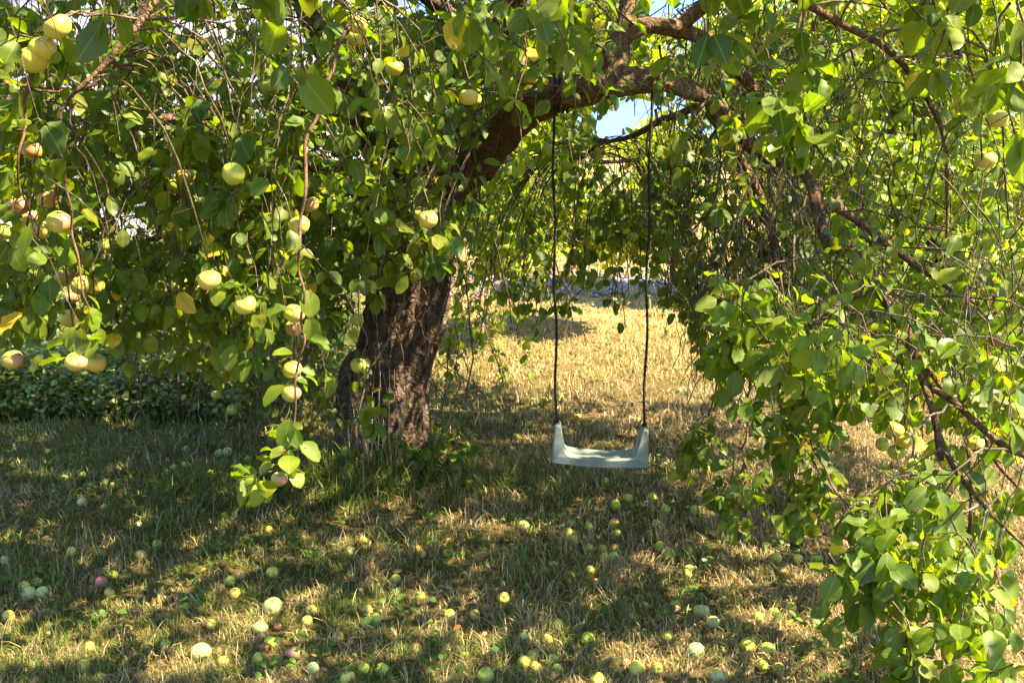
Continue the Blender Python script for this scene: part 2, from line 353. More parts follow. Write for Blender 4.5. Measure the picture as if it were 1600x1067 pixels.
# ------------------------------------------------------------------ house behind the leaves on the left
def house():
    hx0, hx1, hy, hz = -12.5, -3.1, 17.0, 6.2
    g0 = float(gh(-8, hy)) - .1
    h = empty('house', (hx0, hy, g0), 'pale board-clad house behind the leaves at upper left', 'house')
    mw = plain('lilac_white_paint', (.66, .66, .76), .6, .06, 3)
    mdark = plain('house_inner_wall', (.45, .44, .50), .8, .1)
    mbeam = plain('orange_wood', (.42, .19, .055), .55, .25, 6)
    mglass, n, l, b = mat_new('window_glass'); b.inputs['Base Color'].default_value = (.05, .06, .07, 1); b.inputs['Roughness'].default_value = .05
    mroof = plain('roof_tile', (.20, .08, .05), .8, .2, 10)
    core = link('wall', box_mesh('wall', hx1 - hx0, 6, hz, mdark), h, ((hx1 - hx0) / 2, 3.05, hz / 2))
    bw = .20; bm_ = box_mesh('board', bw - .012, .028, hz, mw, .003)
    k = int((hx1 - hx0) / bw)
    for i in range(k): link('board', bm_, h, (bw * (i + .5), .03 + (i % 2) * .006, hz / 2))
    # window with frame
    for (wx, wz) in ((3.0, 1.9), (6.1, 1.9), (3.4, 4.5), (6.6, 4.5)):
        fr = link('window', box_mesh('window', 1.1, .06, 1.3, mw, .005), h, (wx, -.02, wz))
        link('pane', box_mesh('pane', .44, .02, 1.12, mglass), fr, (-.25, -.03, 0))
        link('pane', fr.children[0].data, fr, (.25, -.03, 0))
    # porch roof edge: a broad orange timber on posts
    bz = P(60, 132, hy - 2.3).z - g0
    link('porch_beam', box_mesh('porch_beam', 5.3, .12, .26, mbeam, .01), h, (2.65, -2.3, bz))
    link('porch_beam', box_mesh('porch_beam_low', 5.0, .10, .10, mbeam, .008), h, (2.65, -2.2, bz - .30))
    link('porch_roof', box_mesh('porch_roof', 5.2, 2.25, .06, mroof), h, (2.65, -1.13, bz + .05))
    for xx in (.4, 2.7, 5.0): link('porch_post', box_mesh('porch_post', .14, .14, bz - .4, mw, .006), h, (xx, -2.2, (bz - .4) / 2))
    for s in (-1, 1):
        o = link('roof', box_mesh('roof', hx1 - hx0 + .8, 3.9, .12, mroof), h, ((hx1 - hx0) / 2, 3 + s * 1.72, hz + .95))
        o.rotation_euler.x = s * -R(30)
house()

# ------------------------------------------------------------------ leaf meshes
def leaf_variant(fold, curl, twist, wid, lo=False, wav=0.0, fine=False):
    """leaf in local frame: base at origin, +Y along the blade, X across, Z up; length 1 with a short petiole behind"""
    prof = [(0.0, .0), (.08, .18), (.26, .33), (.52, .375), (.76, .30), (.92, .155), (1.0, 0)]
    if lo: prof = [(0.0, 0), (.14, .24), (.46, .37), (.82, .25), (1.0, 0)]
    if fine: prof = [(0.0, .0), (.05, .10), (.12, .19), (.22, .28), (.35, .35), (.50, .38), (.63, .362), (.75, .315), (.85, .24), (.93, .145), (1.0, 0)]
    V = []; UV = []; F3 = []; F4 = []
    def pt(x, t):
        y = t * math.cos(curl * t * .6); z = -math.sin(curl * t) * t * .5 + abs(x) * fold + wav * math.sin(t * 14 + (1 if x > 0 else 2.4)) * abs(x)
        a = twist * t
        return (x * math.cos(a) - z * math.sin(a) * .2, y, z * math.cos(a) + x * math.sin(a))
    pet = .30
    # petiole
    for x in (-.012, .012): V.append((x, -pet, .05)); UV.append((.5, 0))
    V.append(pt(0, 0)); UV.append((.5, 0))
    F3.append((0, 1, 2)); last = [2, 2, 2]
    for (t, hw) in prof[1:-1]:
        hw *= wid; i = len(V); e1, e2 = (random.uniform(.90, 1.08), random.uniform(.90, 1.08)) if fine else (1, 1)
        for x in (-hw * e1, 0, hw * e2): V.append(pt(x, t)); UV.append((.5 + x / (.8 * wid), t))
        if last[0] == last[1]:
            F3 += [(last[0], i + 1, i), (last[0], i + 2, i + 1)]
        else:
            F4 += [(last[0], last[1], i + 1, i), (last[1], last[2], i + 2, i + 1)]
        last = [i, i + 1, i + 2]
    i = len(V); V.append(pt(0, 1)); UV.append((.5, 1)); F3 += [(last[0], last[1], i), (last[1], last[2], i)]
    return np.array(V), np.array(UV), np.array(F3), np.array(F4).reshape(-1, 4)
HI = [leaf_variant(random.uniform(.10, .5), random.uniform(.2, 1.2), random.uniform(-.5, .5), random.uniform(.78, 1.0), False, random.uniform(0, .14)) for _ in range(12)]
FINE = [leaf_variant(random.uniform(.10, .5), random.uniform(.2, 1.2), random.uniform(-.5, .5), random.uniform(.76, .98), False, random.uniform(0.04, .16), True) for _ in range(12)]
LO = [leaf_variant(random.uniform(.1, .45), random.uniform(.2, .9), random.uniform(-.4, .4), random.uniform(.80, 1.0), True) for _ in range(6)]

def leaves_mesh(name, pos, rot, size, tint, variants, mat):
    """pos Nx3, rot Nx3x3 (columns = leaf axes), size N, tint Nx3"""
    n = len(pos); vi = rng.integers(0, len(variants), n)
    nv = len(variants[0][0]); base = np.stack([v[0] for v in variants])
    L = base[vi] * size[:, None, None]
    V = np.einsum('nij,nkj->nki', rot, L) + pos[:, None]
    off = (np.arange(n) * nv)[:, None, None]
    f3 = (variants[0][2][None] + off).reshape(-1, 3); f4 = (variants[0][3][None] + off).reshape(-1, 4)
    me = mesh_np(name, V.reshape(-1, 3), [f3, f4], mat)
    uvb = np.stack([v[1] for v in variants])[vi].reshape(-1, 2)
    loops = np.concatenate([f3.ravel(), f4.ravel()])
    uv = me.uv_layers.new(name='UVMap'); uv.data.foreach_set('uv', uvb[loops].astype(np.float32).ravel())
    set_tint(me, np.repeat(tint, nv, 0))
    return me
def frames(yaxis, up):
    """rotation matrices with Y along yaxis and Z near up"""
    y = yaxis / (np.linalg.norm(yaxis, axis=1)[:, None] + 1e-9)
    x = np.cross(y, up); x /= np.linalg.norm(x, axis=1)[:, None] + 1e-9
    z = np.cross(x, y)
    return np.stack([x, y, z], -1)

# ------------------------------------------------------------------ the apple tree: skeleton of trunk and branches
TREE = empty('apple_tree', (P(597, 735, 5.25).x, 5.25, 0), 'old spreading apple tree with drooping fruiting branches and gnarled trunk', 'tree')
TO = TREE.location.copy()
def tree_part(name, me):
    o = bpy.data.objects.new(name, me); C.objects.link(o); o.parent = TREE; o.location = -TO; return o

def trunk():
    Y0 = 5.25
    prof = [(790, 600, 104), (745, 598, 92), (715, 598, 76), (680, 600, 68), (640, 606, 63), (600, 611, 63), (560, 619, 66), (520, 628, 68), (480, 636, 68), (440, 640, 68), (400, 641, 70), (350, 645, 74), (310, 655, 76), (275, 668, 70), (235, 684, 60), (200, 700, 50)]
    pts = [P(cx, y, Y0) for (y, cx, r) in prof]; rad = [r * .90 * Y0 / F / cp for (y, cx, r) in prof]
    pts, rad = smoothpath(pts, rad, 12)
    ns = 110; V = []; n = len(pts)
    for i, (p, r) in enumerate(zip(pts, rad)):
        z = p.z
        for j in range(ns):
            a = j * 2 * math.pi / ns
            ca, sa = math.cos(a), math.sin(a)
            q = 1.0
            flare = math.exp(-max(z, 0) / .16)
            q += flare * .30 * (math.sin(a * 5 + .6) * .6 + math.sin(a * 3 + 2) * .5)
            q += .10 * mnoise.noise(Vector((ca * 1.1 + 5, sa * 1.1, z * 1.3)))
            # twisting buttress ridges
            q += .075 * math.sin(a * 4 + z * 1.6 + 1.0) + .05 * math.sin(a * 7 - z * 2.3)
            # plates and fissures of bark
            f1 = mnoise.noise(Vector((ca * 7, sa * 7 + 3, z * 2.6))); f2 = mnoise.noise(Vector((ca * 15, sa * 15, z * 6 + 9)))
            f3 = mnoise.noise(Vector((ca * 11 + 4, sa * 11, z * 12 + 2)))
            q += -.060 * (1 - min(1, abs(f1) * 5)) - .035 * (1 - min(1, abs(f3) * 4)) + .035 * f2 + .035 * mnoise.noise(Vector((ca * 26, sa * 26, z * 24)))
            # hollow seam on the right of the camera side
            da = (a - (-math.pi / 2 + .52 + .25 * (z - 1.0)) + math.pi) % (2 * math.pi) - math.pi
            sz = math.exp(-((z - .95) / .38) ** 2)
            q -= .20 * sz * math.exp(-(da / .13) ** 2)
            q += .07 * sz * math.exp(-((da + .32) / .14) ** 2)
            V.append((p.x + r * q * ca, p.y + r * q * sa, p.z))
    i, j = np.meshgrid(np.arange(n - 1), np.arange(ns), indexing='ij')
    q = np.stack([i * ns + j, i * ns + (j + 1) % ns, (i + 1) * ns + (j + 1) % ns, (i + 1) * ns + j], -1).reshape(-1, 4)
    tree_part('trunk', mesh_np('trunk', V, q, M_BARK))
    # lower bulge: the stump of a lost second stem grown against the trunk
    pr = [(780, 556, 58), (735, 560, 46), (690, 561, 38), (640, 562, 36), (600, 563, 36), (570, 566, 33), (552, 568, 24), (545, 569, 6)]
    pts = [P(cx, y, Y0 - .10) for (y, cx, r) in pr]; rad = [r * Y0 / F for (y, cx, r) in pr]
    pts, rad = smoothpath(pts, rad, 9)
    V = []; ns = 60
    for p, r in zip(pts, rad):
        for j in range(ns):
            a = j * 2 * math.pi / ns; ca, sa = math.cos(a), math.sin(a)
            f1 = mnoise.noise(Vector((ca * 5 + 20, sa * 5 + 3, p.z * 3)))
            q = 1 + .12 * mnoise.noise(Vector((ca * 2 + 9, sa * 2, p.z * 4))) - .09 * (1 - min(1, abs(f1) * 4)) + .05 * mnoise.noise(Vector((ca * 14, sa * 14, p.z * 12))) + .3 * math.exp(-max(p.z, 0) / .12) * .5 * (1 + math.sin(a * 4))
            V.append((p.x + r * q * ca, p.y + r * q * sa, p.z))
    n = len(pts); i, j = np.meshgrid(np.arange(n - 1), np.arange(ns), indexing='ij')
    q = np.stack([i * ns + j, i * ns + (j + 1) % ns, (i + 1) * ns + (j + 1) % ns, (i + 1) * ns + j], -1).reshape(-1, 4)
    V.append(tuple(pts[-1])); c = len(V) - 1
    t = np.array([(c, (n - 1) * ns + j, (n - 1) * ns + (j + 1) % ns) for j in range(ns)])
    tree_part('stump', mesh_np('stump', V, [q, t], M_BARK))
trunk()

SKEL = []      # sample points of all limbs for the twigs to spring from
def limb(spec, sides=14, rough=.28, mat=None, n=7, name='branch', world=False):
    pts, rad = smoothpath([Vector(s[:3]) if world else P(*s[:3]) for s in spec], [s[-1] for s in spec], n)
    rad = [q * .84 for q in rad]; tree_part(name, tube_mesh(name, pts, rad, mat or M_LIMB, sides, rough, random.uniform(0, 50)))
    for p in pts: SKEL.append(tuple(p))
L = limb
# (pixel x, pixel y, distance, radius)
L([(668, 300, 5.25, .17), (705, 275, 5.15, .15), (745, 250, 5.0, .125), (785, 208, 4.75, .105), (828, 170, 4.45, .088), (870, 148, 4.2, .082), (915, 138, 4.12, .078), (960, 130, 4.08, .075), (1005, 126, 4.1, .060), (1045, 130, 4.2, .052), (1085, 146, 4.25, .046), (1120, 175, 4.3, .042), (1155, 208, 4.3, .040), (1190, 240, 4.3, .034), (1240, 258, 4.25, .028)], 20, .3)
L([(955, 128, 4.08, .062), (952, 100, 4.1, .055), (968, 62, 4.15, .048), (1010, 42, 4.2, .043), (1065, 48, 4.3, .040), (1120, 75, 4.4, .036), (1170, 130, 4.5, .03), (1215, 200, 4.6, .028)], 12)
L([(958, 110, 4.1, .05), (975, 50, 4.2, .045), (985, -30, 4.3, .042), (1010, -140, 4.4, .035), (1060, -260, 4.6, .02)], 10)
L([(1095, 152, 4.25, .034), (1130, 205, 4.4, .032), (1165, 265, 4.4, .030), (1195, 330, 4.4, .026), (1215, 420, 4.4, .016), (1225, 520, 4.4, .008)], 10)
L([(1188, 240, 4.3, .027), (1240, 258, 4.25, .026), (1268, 290, 4.2, .026), (1280, 345, 4.1, .028), (1300, 388, 3.95, .030), (1340, 398, 3.8, .028), (1366, 440, 3.65, .026), (1392, 482, 3.5, .024), (1425, 535, 3.35, .021), (1440, 590, 3.25, .0175), (1462, 660, 3.15, .014), (1470, 720, 3.1, .010)], 12, .3)
L([(1300, 320, 4.05, .024), (1340, 345, 4.2, .023), (1385, 380, 4.3, .020), (1440, 420, 4.4, .017), (1500, 460, 4.5, .013), (1580, 500, 4.6, .008)], 9)
L([(1445, 600, 3.25, .014), (1490, 628, 3.15, .0135), (1530, 665, 3.05, .013), (1575, 700, 3.0, .013), (1640, 725, 2.95, .011)], 9, .2)
L([(1438, 560, 3.3, .011), (1475, 610, 3.3, .010), (1530, 660, 3.3, .009), (1555, 720, 3.25, .008), (1620, 790, 3.2, .006)], 8, .2)
L([(1462, 668, 3.15, .012), (1490, 730, 3.05, .011), (1520, 770, 3.0, .009), (1560, 815, 2.95, .007), (1620, 870, 2.9, .005)], 8, .2)
L([(1512, 700, 3.1, .009), (1518, 760, 3.05, .008), (1512, 850, 3.0, .007), (1492, 930, 2.95, .006), (1478, 1080, 2.9, .004)], 7, .2)
L([(1372, 455, 3.65, .013), (1340, 462, 3.55, .012), (1300, 480, 3.4, .010), (1265, 505, 3.3, .007), (1200, 540, 3.2, .005), (1150, 540, 3.1, .004)], 8, .2)
L([(640, 330, 5.25, .15), (672, 240, 5.2, .13), (705, 165, 5.1, .11), (745, 95, 5.0, .09), (790, 30, 4.8, .07), (830, -60, 4.6, .055), (860, -200, 4.4, .03)], 16)
L([(640, 320, 5.2, .13), (590, 230, 5.2, .10), (545, 150, 5.1, .085), (500, 60, 5.0, .07), (455, -40, 4.9, .05), (400, -160, 4.7, .03)], 14)
L([(620, 330, 5.1, .10), (540, 280, 4.8, .07), (450, 245, 4.5, .055), (360, 215, 4.2, .045), (270, 190, 3.9, .035), (180, 200, 3.6, .022), (110, 250, 3.4, .012)], 10)
L([(590, 350, 5.2, .06), (500, 330, 5.0, .04), (400, 330, 4.8, .03), (300, 350, 4.6, .022), (210, 390, 4.5, .014), (150, 440, 4.4, .008)], 8)
L([(330, -120, 3.2, .022), (262, -25, 3.0, .014), (215, 40, 2.9, .011), (165, 100, 2.85, .0095), (128, 135, 2.8, .008), (100, 165, 2.8, .006), (92, 215, 2.8, .004)], 8, .15)
L([(300, -60, 3.3, .012), (225, 15, 3.2, .010), (190, 80, 3.2, .008), (150, 130, 3.1, .007), (95, 150, 3.1, .005), (60, 165, 3.1, .003)], 7, .15)
L([(760, 60, 4.9, .05), (700, 20, 4.6, .04), (620, -40, 4.2, .035), (520, -120, 3.8, .028), (400, -220, 3.4, .02)], 9)
L([(905, 250, 5.9, .010), (940, 225, 5.8, .014), (985, 214, 5.6, .018), (1030, 190, 5.4, .022), (1080, 170, 5.0, .024), (1100, 150, 4.4, .028)], 8)
L([(1060, 45, 4.3, .034), (1140, -20, 4.2, .03), (1240, -60, 4.0, .026), (1350, -60, 3.7, .022), (1440, 0, 3.4, .017), (1500, 90, 3.2, .010)], 8)
L([(1180, -40, 4.1, .025), (1300, 30, 4.4, .02), (1400, 90, 4.6, .017), (1470, 200, 4.7, .014), (1480, 330, 4.7, .009), (1475, 420, 4.7, .005)], 8)
L([(730, 130, 5.05, .06), (760, 90, 5.5, .05), (860, 40, 6.0, .04), (960, 20, 6.5, .03), (1060, 60, 6.8, .02)], 9)
# limbs overhead and behind, outside the frame
L([(-.25, 4.9, 2.6, .07), (-.1, 4.0, 3.2, .05), (.1, 3.0, 3.5, .035), (.2, 2.0, 3.5, .02), (.3, 1.2, 3.2, .01)], 8, world=True)
L([(-.6, 5.0, 2.4, .08), (-1.2, 4.4, 3.1, .05), (-1.9, 3.6, 3.3, .035), (-2.5, 2.8, 3.0, .02)], 8, world=True)
L([(-.2, 4.9, 2.7, .06), (.8, 4.6, 3.4, .045), (1.8, 4.2, 3.5, .03), (2.7, 3.8, 3.0, .018)], 8, world=True)
L([(-.4, 5.1, 2.7, .06), (-.8, 5.9, 3.4, .045), (-1.2, 6.9, 3.2, .025), (-1.5, 7.5, 2.6, .012)], 8, world=True)
L([(-.2, 5.1, 2.8, .06), (.5, 6.0, 3.4, .045), (1.2, 6.8, 3.2, .025), (1.6, 7.4, 2.6, .012)], 8, world=True)
L([(-.5, 5.0, 2.6, .06), (-1.7, 5.2, 3.2, .045), (-2.8, 5.2, 2.9, .025), (-3.4, 5.1, 2.3, .012)], 8, world=True)
SK = np.array(SKEL)

# ------------------------------------------------------------------ twigs and leaves
TW = []     # (points, radii) of every twig, drawn at the end
LEAF = dict(pos=[], y=[], up=[], size=[], tint=[])
def add_leaf(pos, ydir, size, tone=None, yellow=None):
    LEAF['pos'].append(tuple(pos)); LEAF['y'].append(tuple(ydir))
    up = Vector((SUN.x * .35 + random.gauss(0, .45), SUN.y * .35 - .25 + random.gauss(0, .45), 1.0))
    LEAF['up'].append(tuple(up)); LEAF['size'].append(size)
    yl = (random.uniform(.6, 1) if random.random() < .014 else max(0, random.gauss(.03, .07))) if yellow is None else yellow
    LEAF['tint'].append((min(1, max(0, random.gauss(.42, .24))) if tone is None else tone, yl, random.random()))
def rosette(p, axis, n, size, tone=None, spread=1.0):
    axis = Vector(axis).normalized(); u = axis.orthogonal().normalized(); v = axis.cross(u)
    a0 = random.uniform(0, 6.28)
    for k in range(n):
        a = a0 + k * 2.4 + random.uniform(-.4, .4)
        d = (u * math.cos(a) + v * math.sin(a)) * spread * random.uniform(.6, 1.1) + axis * random.uniform(.1, .8) + Vector((0, 0, -random.uniform(.1, .8)))
        d.normalize(); s = size * random.choice((1, 1, 1, .6)) * random.uniform(.62, 1.12)
        t = None if tone is None else min(1, max(0, tone + random.gauss(0, .16)))
        add_leaf(Vector(p) + d * s * .30, d, s, t)
def bez(a, b, c, n, jit=0):
    out = []
    for i in range(n + 1):
        t = i / n; p = a * (1 - t) ** 2 + b * 2 * t * (1 - t) + c * t * t
        if jit and 0 < i < n: p = p + Vector((random.gauss(0, jit), random.gauss(0, jit), random.gauss(0, jit)))
        out.append(p)
    return out
def carrier(S, r1=.0026, jit=.006):
    """a drooping stem from the nearest limb to S"""
    d = SK - np.array(S); dist = np.linalg.norm(d * np.array([1, 1, .8]), axis=1) + np.where(d[:, 2] < -.05, 1.2, 0)
    i = np.argsort(dist)[random.randint(0, 10)]
    Q = Vector(SK[i]); Ln = (Q - S).length
    if Ln > 2.4: Q = S + (Q - S) * (2.4 / Ln); 
    mid = Vector((Q.x + (S.x - Q.x) * .65, Q.y + (S.y - Q.y) * .65, max(Q.z, S.z) + .12 * Ln))
    pts = bez(Q, mid, S, 7, jit); k = len(pts) - 1
    r0 = r1 + .0016 * min(Ln, 2)
    TW.append((pts, [r0 + (r1 - r0) * i / k for i in range(k + 1)]))
def spray(mid, length=.45, size=.08, tone=None, stem=True, dens=1.0, drift=None, r=.0028):
    """a leafy hanging shoot whose middle is at mid"""
    a = random.uniform(0, 6.28)
    h = Vector((math.cos(a), math.sin(a), 0)) * random.uniform(.1, .75) if drift is None else Vector(drift)
    S = mid - h * length * .5 + Vector((0, 0, length * random.uniform(.2, .5)))
    E = mid + h * length * .5 - Vector((0, 0, length * random.uniform(.25, .5)))
    M = mid + h * length * .15 + Vector((0, 0, length * .12))
    n = max(4, int(length / .075)); pts = bez(S, M, E, n, .006)
    TW.append((pts, [r * (1 - .55 * i / n) for i in range(n + 1)]))
    for i in range(1, n):
        if random.random() > .86 * dens: continue
        ax = (pts[i + 1] - pts[i - 1]).normalized() if i < n else (pts[n] - pts[n - 1])
        side = ax.orthogonal(); side.rotate(Quaternion(ax, random.uniform(0, 6.28)))
        sp_ = pts[i] + side * .012
        rosette(sp_, side + ax * .2 + Vector((0, 0, -.1)), random.choice((2, 3, 3, 4, 5)), size * random.uniform(.75, 1.05), tone, .9)
    rosette(pts[n], (pts[n] - pts[n - 1]), random.choice((4, 5, 6)), size, tone)
    if stem: carrier(S, r * 1.1)

def region(cx, cy, rx, ry, y0, y1, n, size=.08, length=.45, tone=None, stem=.22, dens=1.0):  # tone carries painted light: low for shaded leaves, high for sunlit
    if cx > 1080: stem = .09
    n = int(n * (1.5 if cy > 700 else 1.0 if (cx > 1400 and y0 > 4.2) else 2.0 if (cx > 1080 and y0 < 4) else 1.3 if (cx > 1080 and cy < 320) else 1.8 if cx > 1080 else 1.7))
    for _ in range(n):
        while True:
            u, v = random.uniform(-1, 1), random.uniform(-1, 1)
            if u * u + v * v < 1.0 or max(abs(u), abs(v)) < .82: break
        p = P(cx + u * rx, cy + v * ry, random.uniform(y0, y1))
        spray(p, length * random.uniform(.7, 1.25), size * 1.0, tone, random.random() < stem, dens)

# left curtain, nearest to the camera
region(110, 110, 160, 130, 2.7, 3.3, 17, .088)
region(60, 300, 120, 130, 2.8, 3.4, 15, .086, tone=.5)
region(300, 110, 170, 120, 3.0, 3.8, 30, .084)
region(330, 290, 180, 110, 3.0, 3.8, 34, .086)
region(560, 150, 130, 150, 3.2, 4.2, 26, .084)
region(400, 440, 130, 80, 3.1, 3.8, 20, .086)
region(250, 470, 70, 50, 3.2, 3.6, 6, .084, .3)
region(60, 430, 90, 60, 3.1, 3.6, 10, .084, .35)
region(60, 330, 90, 130, 3.8, 5.0, 22, .082, tone=.4)
region(200, 420, 110, 60, 4.0, 5.2, 12, .08, .35, tone=.4)
region(600, 330, 110, 60, 3.4, 4.4, 14, .086, .35)
region(690, 210, 70, 110, 3.8, 4.6, 12, .084, .35)
region(625, 385, 95, 38, 3.7, 4.5, 12, .086, .25, tone=.4)
region(570, 600, 30, 80, 4.4, 4.8, 2, .075, .2)
# left, deeper: shade behind the curtain put into a dark leaf tone
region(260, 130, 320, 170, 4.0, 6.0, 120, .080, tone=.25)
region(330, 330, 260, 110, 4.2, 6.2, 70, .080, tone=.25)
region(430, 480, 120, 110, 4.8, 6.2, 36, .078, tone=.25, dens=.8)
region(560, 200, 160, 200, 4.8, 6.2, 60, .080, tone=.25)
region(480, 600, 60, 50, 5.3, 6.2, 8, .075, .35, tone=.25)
# over the top centre
region(800, 60, 130, 70, 3.4, 4.6, 16, .082)
region(820, 40, 160, 70, 5.2, 6.4, 30, .080)
region(880, 100, 120, 40, 3.6, 3.95, 5, .078, .28, tone=.45)
region(930, 20, 90, 50, 4.4, 6.0, 16, .08, tone=.5)
region(1000, 90, 70, 30, 4.6, 5.6, 6, .078, .3, tone=.5)
region(700, 60, 120, 100, 4.6, 5.6, 24, .080, tone=.3)
# behind the swing: far side of the crown
region(820, 280, 90, 90, 6.0, 7.4, 26, .080, tone=.75)  # sun on the far leaves painted by a high tone
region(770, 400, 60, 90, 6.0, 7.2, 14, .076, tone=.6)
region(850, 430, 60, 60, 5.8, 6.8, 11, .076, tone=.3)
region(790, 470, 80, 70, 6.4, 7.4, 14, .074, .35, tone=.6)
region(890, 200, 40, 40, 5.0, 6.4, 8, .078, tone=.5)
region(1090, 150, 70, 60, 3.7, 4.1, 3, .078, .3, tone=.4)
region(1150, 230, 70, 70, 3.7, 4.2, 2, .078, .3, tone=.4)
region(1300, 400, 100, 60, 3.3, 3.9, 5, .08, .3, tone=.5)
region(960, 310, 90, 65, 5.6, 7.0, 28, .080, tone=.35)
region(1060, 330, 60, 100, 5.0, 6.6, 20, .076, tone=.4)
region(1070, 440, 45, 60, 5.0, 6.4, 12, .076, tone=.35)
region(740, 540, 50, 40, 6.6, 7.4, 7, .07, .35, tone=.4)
for (x, y, d) in ((890, 480, 5.6), (875, 465, 5.4), (960, 452, 5.8), (975, 470, 5.8), (1000, 430, 5.7), (1040, 470, 5.6), (880, 400, 5.2), (855, 380, 5.2), (900, 400, 5.3)):
    spray(P(x, y, d), .22, .078, .15, True, .8)  # backlit silhouettes painted with a very dark leaf tone
# right mass
region(1180, 100, 150, 110, 4.4, 6.2, 34, .078, tone=.35, dens=.7)
region(1200, 300, 150, 130, 4.6, 6.2, 38, .078, tone=.4, dens=.7)
region(1430, 120, 200, 130, 4.4, 6.4, 60, .080, tone=.55)
region(1450, 330, 170, 120, 4.4, 6.4, 62, .080, tone=.6)
region(1160, 440, 110, 70, 4.4, 5.6, 24, .080, tone=.35)
region(1500, 520, 130, 100, 4.0, 5.4, 40, .080, tone=.6)
region(1300, 500, 110, 70, 3.6, 4.6, 20, .084, tone=.45)
# right front: sunlight put into the paler leaf tones
region(1210, 500, 110, 45, 3.0, 3.5, 14, .084, .30, tone=.8)
region(1330, 540, 130, 60, 2.9, 3.4, 18, .086, .30, tone=.8)
region(1140, 560, 45, 40, 3.1, 3.4, 4, .086, .25, tone=.5)
region(1480, 590, 130, 80, 3.0, 3.8, 20, .086, .35, tone=.55)
region(1560, 400, 60, 200, 2.8, 3.8, 14, .086, .35, tone=.5)
region(1240, 640, 40, 50, 3.2, 3.6, 4, .080, .25, tone=.3)
region(1275, 740, 40, 55, 3.1, 3.4, 5, .082, .25, tone=.35)
region(1100, 690, 45, 26, 3.2, 3.5, 3, .078, .2, tone=.35)
region(1165, 790, 34, 26, 3.0, 3.2, 3, .078, .18, tone=.35)
region(1560, 730, 60, 110, 3.0, 3.8, 14, .086, .35, tone=.5)
region(1460, 760, 80, 60, 2.7, 3.1, 9, .088, .28, tone=.6)
region(1400, 860, 70, 50, 2.5, 2.8, 8, .088, .26, tone=.6)
region(1500, 900, 70, 90, 2.5, 2.9, 10, .086, .28, tone=.65)
region(1320, 910, 35, 40, 2.5, 2.7, 3, .086, .2, tone=.6)
region(1440, 1020, 50, 45, 2.4, 2.6, 4, .084, .22, tone=.6)
region(1560, 1050, 40, 40, 2.4, 2.6, 2, .084, .22, tone=.6)
# very near leaves along the top
for (x, y, d, s, ln) in ((845, 10, 2.0, .072, .16), (800, -10, 2.1, .072, .16), (895, 0, 2.1, .08, .14), (1215, 165, 2.35, .088, .12), (1245, 190, 2.35, .09, .1), (1260, 95, 2.4, .072, .16), (1310, 60, 2.4, .072, .2), (1380, 30, 2.3, .072, .2), (1440, 50, 2.4, .072, .2), (1500, 20, 2.1, .072, .2), (1560, 60, 2.0, .072, .2), (1600, 130, 1.7, .08, .18), (1600, 40, 1.7, .08, .16), (1170, 20, 2.4, .072, .2), (655, 190, 3.0, .09, .16), (640, 215, 3.0, .09, .14), (70, 20, 2.6, .09, .25), (30, 100, 2.6, .09, .25), (690, 330, 3.3, .09, .14), (740, 90, 2.6, .088, .2)):
    spray(P(x, y, d), ln, s, .55, y < 60)
# drooping fruiting branch in front at left, and the others with apples
def hanging_branch(path, r0, r1, size, tone, every=1):
    pp = []
    for a, b in zip(path[:-1], path[1:]):
        pp.append(a); pp.append(((a[0] + b[0]) / 2 + random.gauss(0, 5), (a[1] + b[1]) / 2, (a[2] + b[2]) / 2 + random.gauss(0, .02)))
    pp.append(path[-1]); path = pp
    pts, rad = smoothpath([P(*p) for p in path], list(np.linspace(r0 * .72, r1 * .7, len(path))), 4)
    tree_part('twig', tube_mesh('twig', pts, rad, M_TWIGR, 7, .15, random.uniform(0, 9)))
    for i in range(2, len(pts), every):
        if random.random() < .18: continue
        ax = (pts[min(i + 1, len(pts) - 1)] - pts[i - 1]).normalized(); s = ax.orthogonal(); s.rotate(Quaternion(ax, random.uniform(0, 6.28)))
        rosette(pts[i] + s * .012, s, random.choice((2, 3, 4)), size, tone)
    rosette(pts[-1], pts[-1] - pts[-2], 5, size, tone)
hanging_branch([(545, 40, 3.3), (520, 110, 3.25), (497, 180, 3.2), (478, 260, 3.15), (470, 340, 3.1), (466, 420, 3.1), (470, 500, 3.08), (468, 560, 3.05), (462, 630, 3.02), (452, 690, 3.0), (440, 730, 3.0), (400, 745, 2.95)], .0095, .0028, .086, .78)
hanging_branch([(95, 180, 2.9), (100, 260, 2.9), (112, 330, 2.9), (122, 400, 2.9), (130, 460, 2.9), (132, 520, 2.9), (128, 555, 2.9)], .006, .003, .082, .75)
hanging_branch([(150, 240, 3.3), (170, 330, 3.3), (172, 420, 3.3), (178, 500, 3.3)], .006, .003, .08, .5, 2)
hanging_branch([(380, 180, 3.3), (378, 260, 3.3), (372, 340, 3.25), (366, 400, 3.25), (372, 450, 3.25)], .006, .003, .084, .5)
hanging_branch([(60, 100, 2.8), (40, 200, 2.8), (30, 290, 2.8), (50, 340, 2.8)], .007, .003, .084, .75)
hanging_branch([(590, 150, 3.9), (570, 300, 3.9), (560, 420, 3.9), (562, 500, 3.9), (566, 560, 3.9), (555, 640, 3.9)], .007, .003, .082, .3, 2)
hanging_branch([(820, 60, 3.1), (815, 120, 3.1), (812, 190, 3.1), (816, 240, 3.1)], .004, .002, .07, .4, 4)
hanging_branch([(1170, 560, 3.3), (1165, 640, 3.3), (1160, 700, 3.25), (1145, 740, 3.2), (1130, 770, 3.15)], .006, .003, .078, .35, 3)
hanging_branch([(1250, 560, 3.3), (1262, 640, 3.25), (1270, 700, 3.2), (1300, 760, 3.1), (1345, 820, 2.95)], .008, .004, .08, .35, 4)
hanging_branch([(1110, 150, 4.1), (1075, 200, 4.05), (1040, 222, 4.0)], .009, .005, .07, .3, 9)
